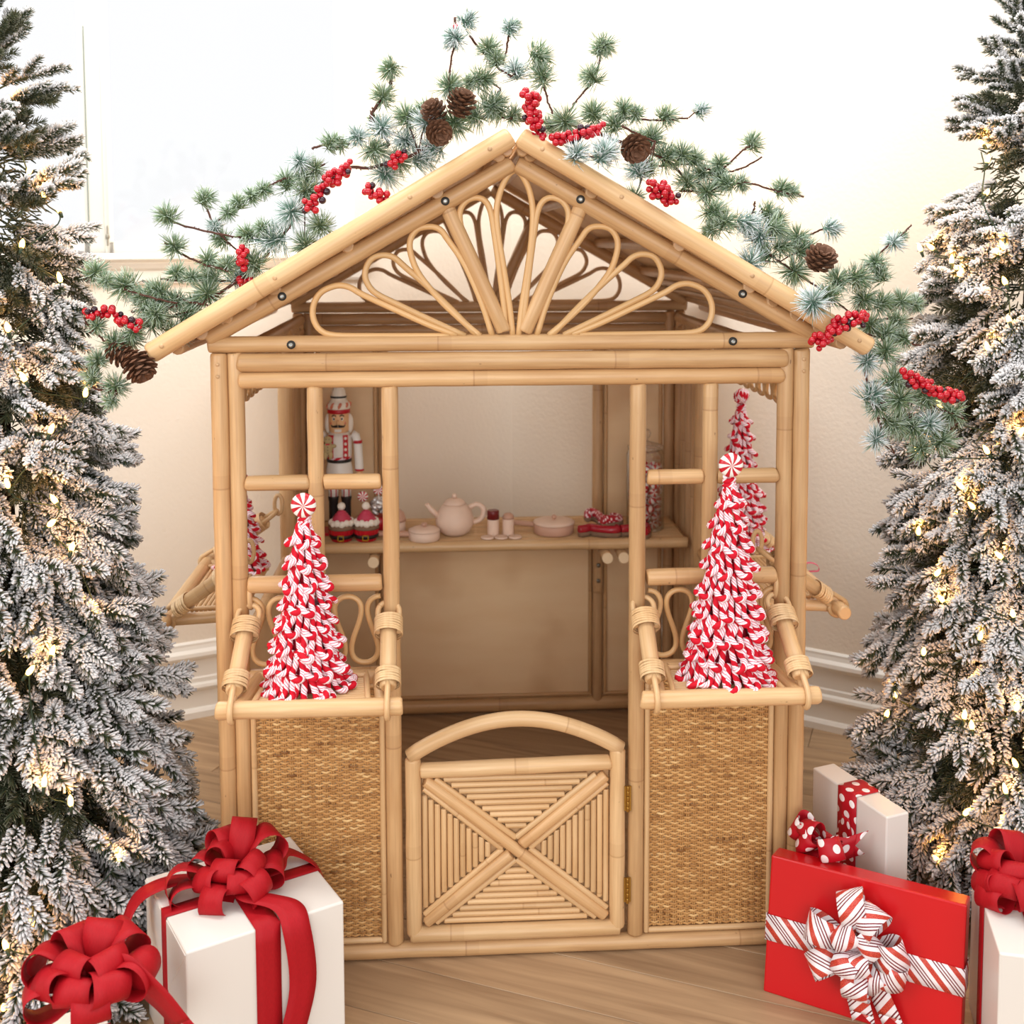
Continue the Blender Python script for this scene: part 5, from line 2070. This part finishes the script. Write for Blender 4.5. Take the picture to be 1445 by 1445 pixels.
def flocked_tree(name, cx, cy, H, Rf, label, pxl, seed, az0, nb=298):
    rn = random.Random(seed)
    base = Vector((cx, cy, 0))
    g = tag(empty(name, base), label, 'christmas tree', 'flocked christmas trees either side of the playhouse')
    mb = MB()
    mb.lathe([(.030, 0), (.028, .3), (.020, H * .6), (.006, H * .97)], base, 10)
    mk('trunk', mb, TRUNK, g)
    mb = MB()
    for k in range(4):
        a = k * PI / 2 + .4
        mb.pole(base + Vector((0, 0, .03)), base + Vector((.2 * math.cos(a), .2 * math.sin(a), .008)), .008, 8)
    mk('stand', mb, BLACK, g)
    n = 0
    tries = 0
    while n < nb and tries < nb * 6:
        tries += 1
        inner = n % 4 == 3
        # density follows the circumference of the cone
        u = (tries * .754878) % 1
        z = H * (1 - math.sqrt(1 - u * .985)) if (tries * .43) % 1 < .62 else H * (.35 + .64 * u)
        z = max(z, .07)
        R = Rf(z)
        az = az0 - 1.75 + 3.5 * ((tries * .618034) % 1)
        tipr = R * rn.uniform(.86, 1.04) * (.78 if inner else 1)
        L = .22 if not inner else .20
        sc = max(.55, min(1.05, .5 + R * 1.5))
        drop = rn.uniform(.0, .85) if z < H * .8 else rn.uniform(-.9, .0)
        if z > H * .93:
            drop = rn.uniform(-1.4, -.8)
        o_dir = Vector((math.cos(az), math.sin(az), 0))
        reach = L * sc * math.cos(drop)
        start = base + o_dir * max(.0, tipr - reach) + Vector((0, 0, z))
        d = o_dir * math.cos(drop) - Vector((0, 0, 1)) * math.sin(drop)
        tip = start + d * L * sc
        if keepout(tip) or keepout(start.lerp(tip, .75)) or keepout(start.lerp(tip, .5)):
            continue
        o = bpy.data.objects.new('branch', (BRD if inner else BRV)[rn.randrange(2 if inner else 6)])
        COL.objects.link(o)
        o.parent = g
        Yx = Vector((0, 0, 1)).cross(d).normalized()
        Zx = d.cross(Yx)
        R3_ = Matrix((d, Yx, Zx)).transposed() @ Matrix.Rotation(rn.uniform(-.6, .6), 3, 'X')
        o.matrix_basis = Matrix.Translation(start - base) @ R3_.to_4x4() @ Matrix.Diagonal((sc, sc, sc, 1))
        n += 1
    # dense inner foliage round the trunk
    mb = MB()
    for i in range(14000):
        z = H * .97 * (1 - math.sqrt(1 - rn.random() * .995))
        z = max(.08, z)
        a = az0 + rn.uniform(-2.2, 2.2)
        rr = Rf(z) * rn.uniform(.15, .55)
        p = base + Vector((rr * math.cos(a), rr * math.sin(a), z))
        d = Vector((math.cos(a + rn.uniform(-1, 1)), math.sin(a + rn.uniform(-1, 1)), rn.uniform(-.9, .5)))
        if keepout(p) or keepout(p + d.normalized() * .04):
            continue
        mb.needle(p, d, rn.uniform(.022, .030), .001, .0020, rn.random() * .5, 3, .0008)
    mk('inner_needles', mb, FLOCKD, g, stuff=True)
    # bulbs on a wire
    s = tag(empty('string_lights', base + Vector((0, 0, .2))), 'string of warm white mini lights wound round the ' + name.split('_')[0] + (' left' if cx < 0 else ' right') + ' tree', 'string lights', 'warm white string lights on the flocked trees')
    pos = []
    for (x, y) in pxl:
        # on the near surface of the cone
        r = ray(x, y)
        best = None
        for k in range(400):
            p = CAM + r * (1.2 + k * .004)
            if (Vector((p.x, p.y, 0)) - base).length < Rf(p.z) * .93:
                best = p
                break
        if best is None:
            best = atY(x, y, cy - .02)
        pos.append(best)
    pos.sort(key=lambda p: p.z)
    mb = MB()
    wire = []
    for i, p in enumerate(pos):
        wire.append(p + Vector((0, .012, -.012)))
    wp = smoothpts(wire, 6)
    wp2 = []
    for p in wp:
        q = Vector((p.x, p.y, 0)) - base
        q.z = 0
        rr = Rf(p.z) * .86
        if q.length > rr:
            q = q.normalized() * rr
        wp2.append(Vector((base.x + q.x, base.y + q.y, p.z)))
    mb.tube(wp2, .0013, 5)
    mk('wire', mb, WIRE, s)
    for p in pos:
        so = mk('bulb_socket', sock, WIRE, s, p)
        so.rotation_euler = (rn.uniform(-.9, .6), rn.uniform(-.9, .9), 0)
        bo = mk('light_bulb', bulbm, BULB, so, p)
        pl_ = bpy.data.lights.new('bulb_glow', 'POINT')
        pl_.energy = .10
        pl_.color = (1.0, .40, .07)
        pl_.shadow_soft_size = .006
        lo = bpy.data.objects.new('bulb_glow', pl_)
        COL.objects.link(lo)
        lo.parent = s
        toc = (CAM - p).normalized()
        lo.location = p - WL[s.name] + Vector((0, 0, .024))
    return g


def RfL(z):
    tab = [(0, .35), (.12, .365), (.3, .345), (.5, .325), (.7, .275), (.9, .235), (1.1, .20), (1.3, .17), (1.45, .15), (1.6, .09), (1.76, .02)]
    for (a, r), (b, r2) in zip(tab, tab[1:]):
        if z <= b:
            return r + (r2 - r) * (z - a) / (b - a)
    return .01


def RfR(z):
    tab = [(0, .32), (.15, .34), (.35, .335), (.5, .31), (.7, .29), (.85, .265), (1.0, .26), (1.2, .265), (1.4, .215), (1.6, .145), (1.75, .07), (1.86, .015)]
    for (a, r), (b, r2) in zip(tab, tab[1:]):
        if z <= b:
            return r + (r2 - r) * (z - a) / (b - a)
    return .01


LPX = [(45, 1308), (62, 1110), (100, 1137), (38, 952), (72, 925), (135, 868), (100, 778), (68, 742), (80, 710), (12, 468), (36, 538), (62, 278), (8, 147), (86, 398), (40, 245), (12, 688), (70, 612), (10, 1340), (60, 1360), (170, 1215), (85, 300), (5, 1425), (30, 350), (120, 560)]
RPX = [(1393, 230), (1390, 275), (1388, 205), (1343, 372), (1352, 390), (1418, 352), (1412, 358), (1300, 355), (1318, 352), (1420, 402), (1425, 455), (1395, 495), (1360, 690), (1375, 718), (1415, 788), (1332, 850), (1296, 755), (1320, 812), (1382, 903), (1303, 924),
       (1366, 965), (1250, 1012), (1360, 1015), (1372, 1030), (1433, 1003), (1435, 1082), (1360, 1150), (1410, 1176), (1325, 1216), (1438, 615), (1330, 575), (1350, 740), (1395, 640), (1430, 870), (1300, 640), (1262, 985), (1420, 1120)]
flocked_tree('flocked_tree', -.955, .07, 1.76, RfL, 'snow flocked christmas tree with warm lights, left of the playhouse', LPX, 3, -.95)
flocked_tree('flocked_tree', 1.08, .20, 1.86, RfR, 'snow flocked christmas tree with warm lights, right of the playhouse', RPX, 4, -2.2)
for o in bpy.data.objects:
    if o.name.startswith('string_lights'):
        o['label'] = 'string of warm mini lights wound round the ' + ('left' if o.location.x < 0 else 'right') + ' flocked tree'
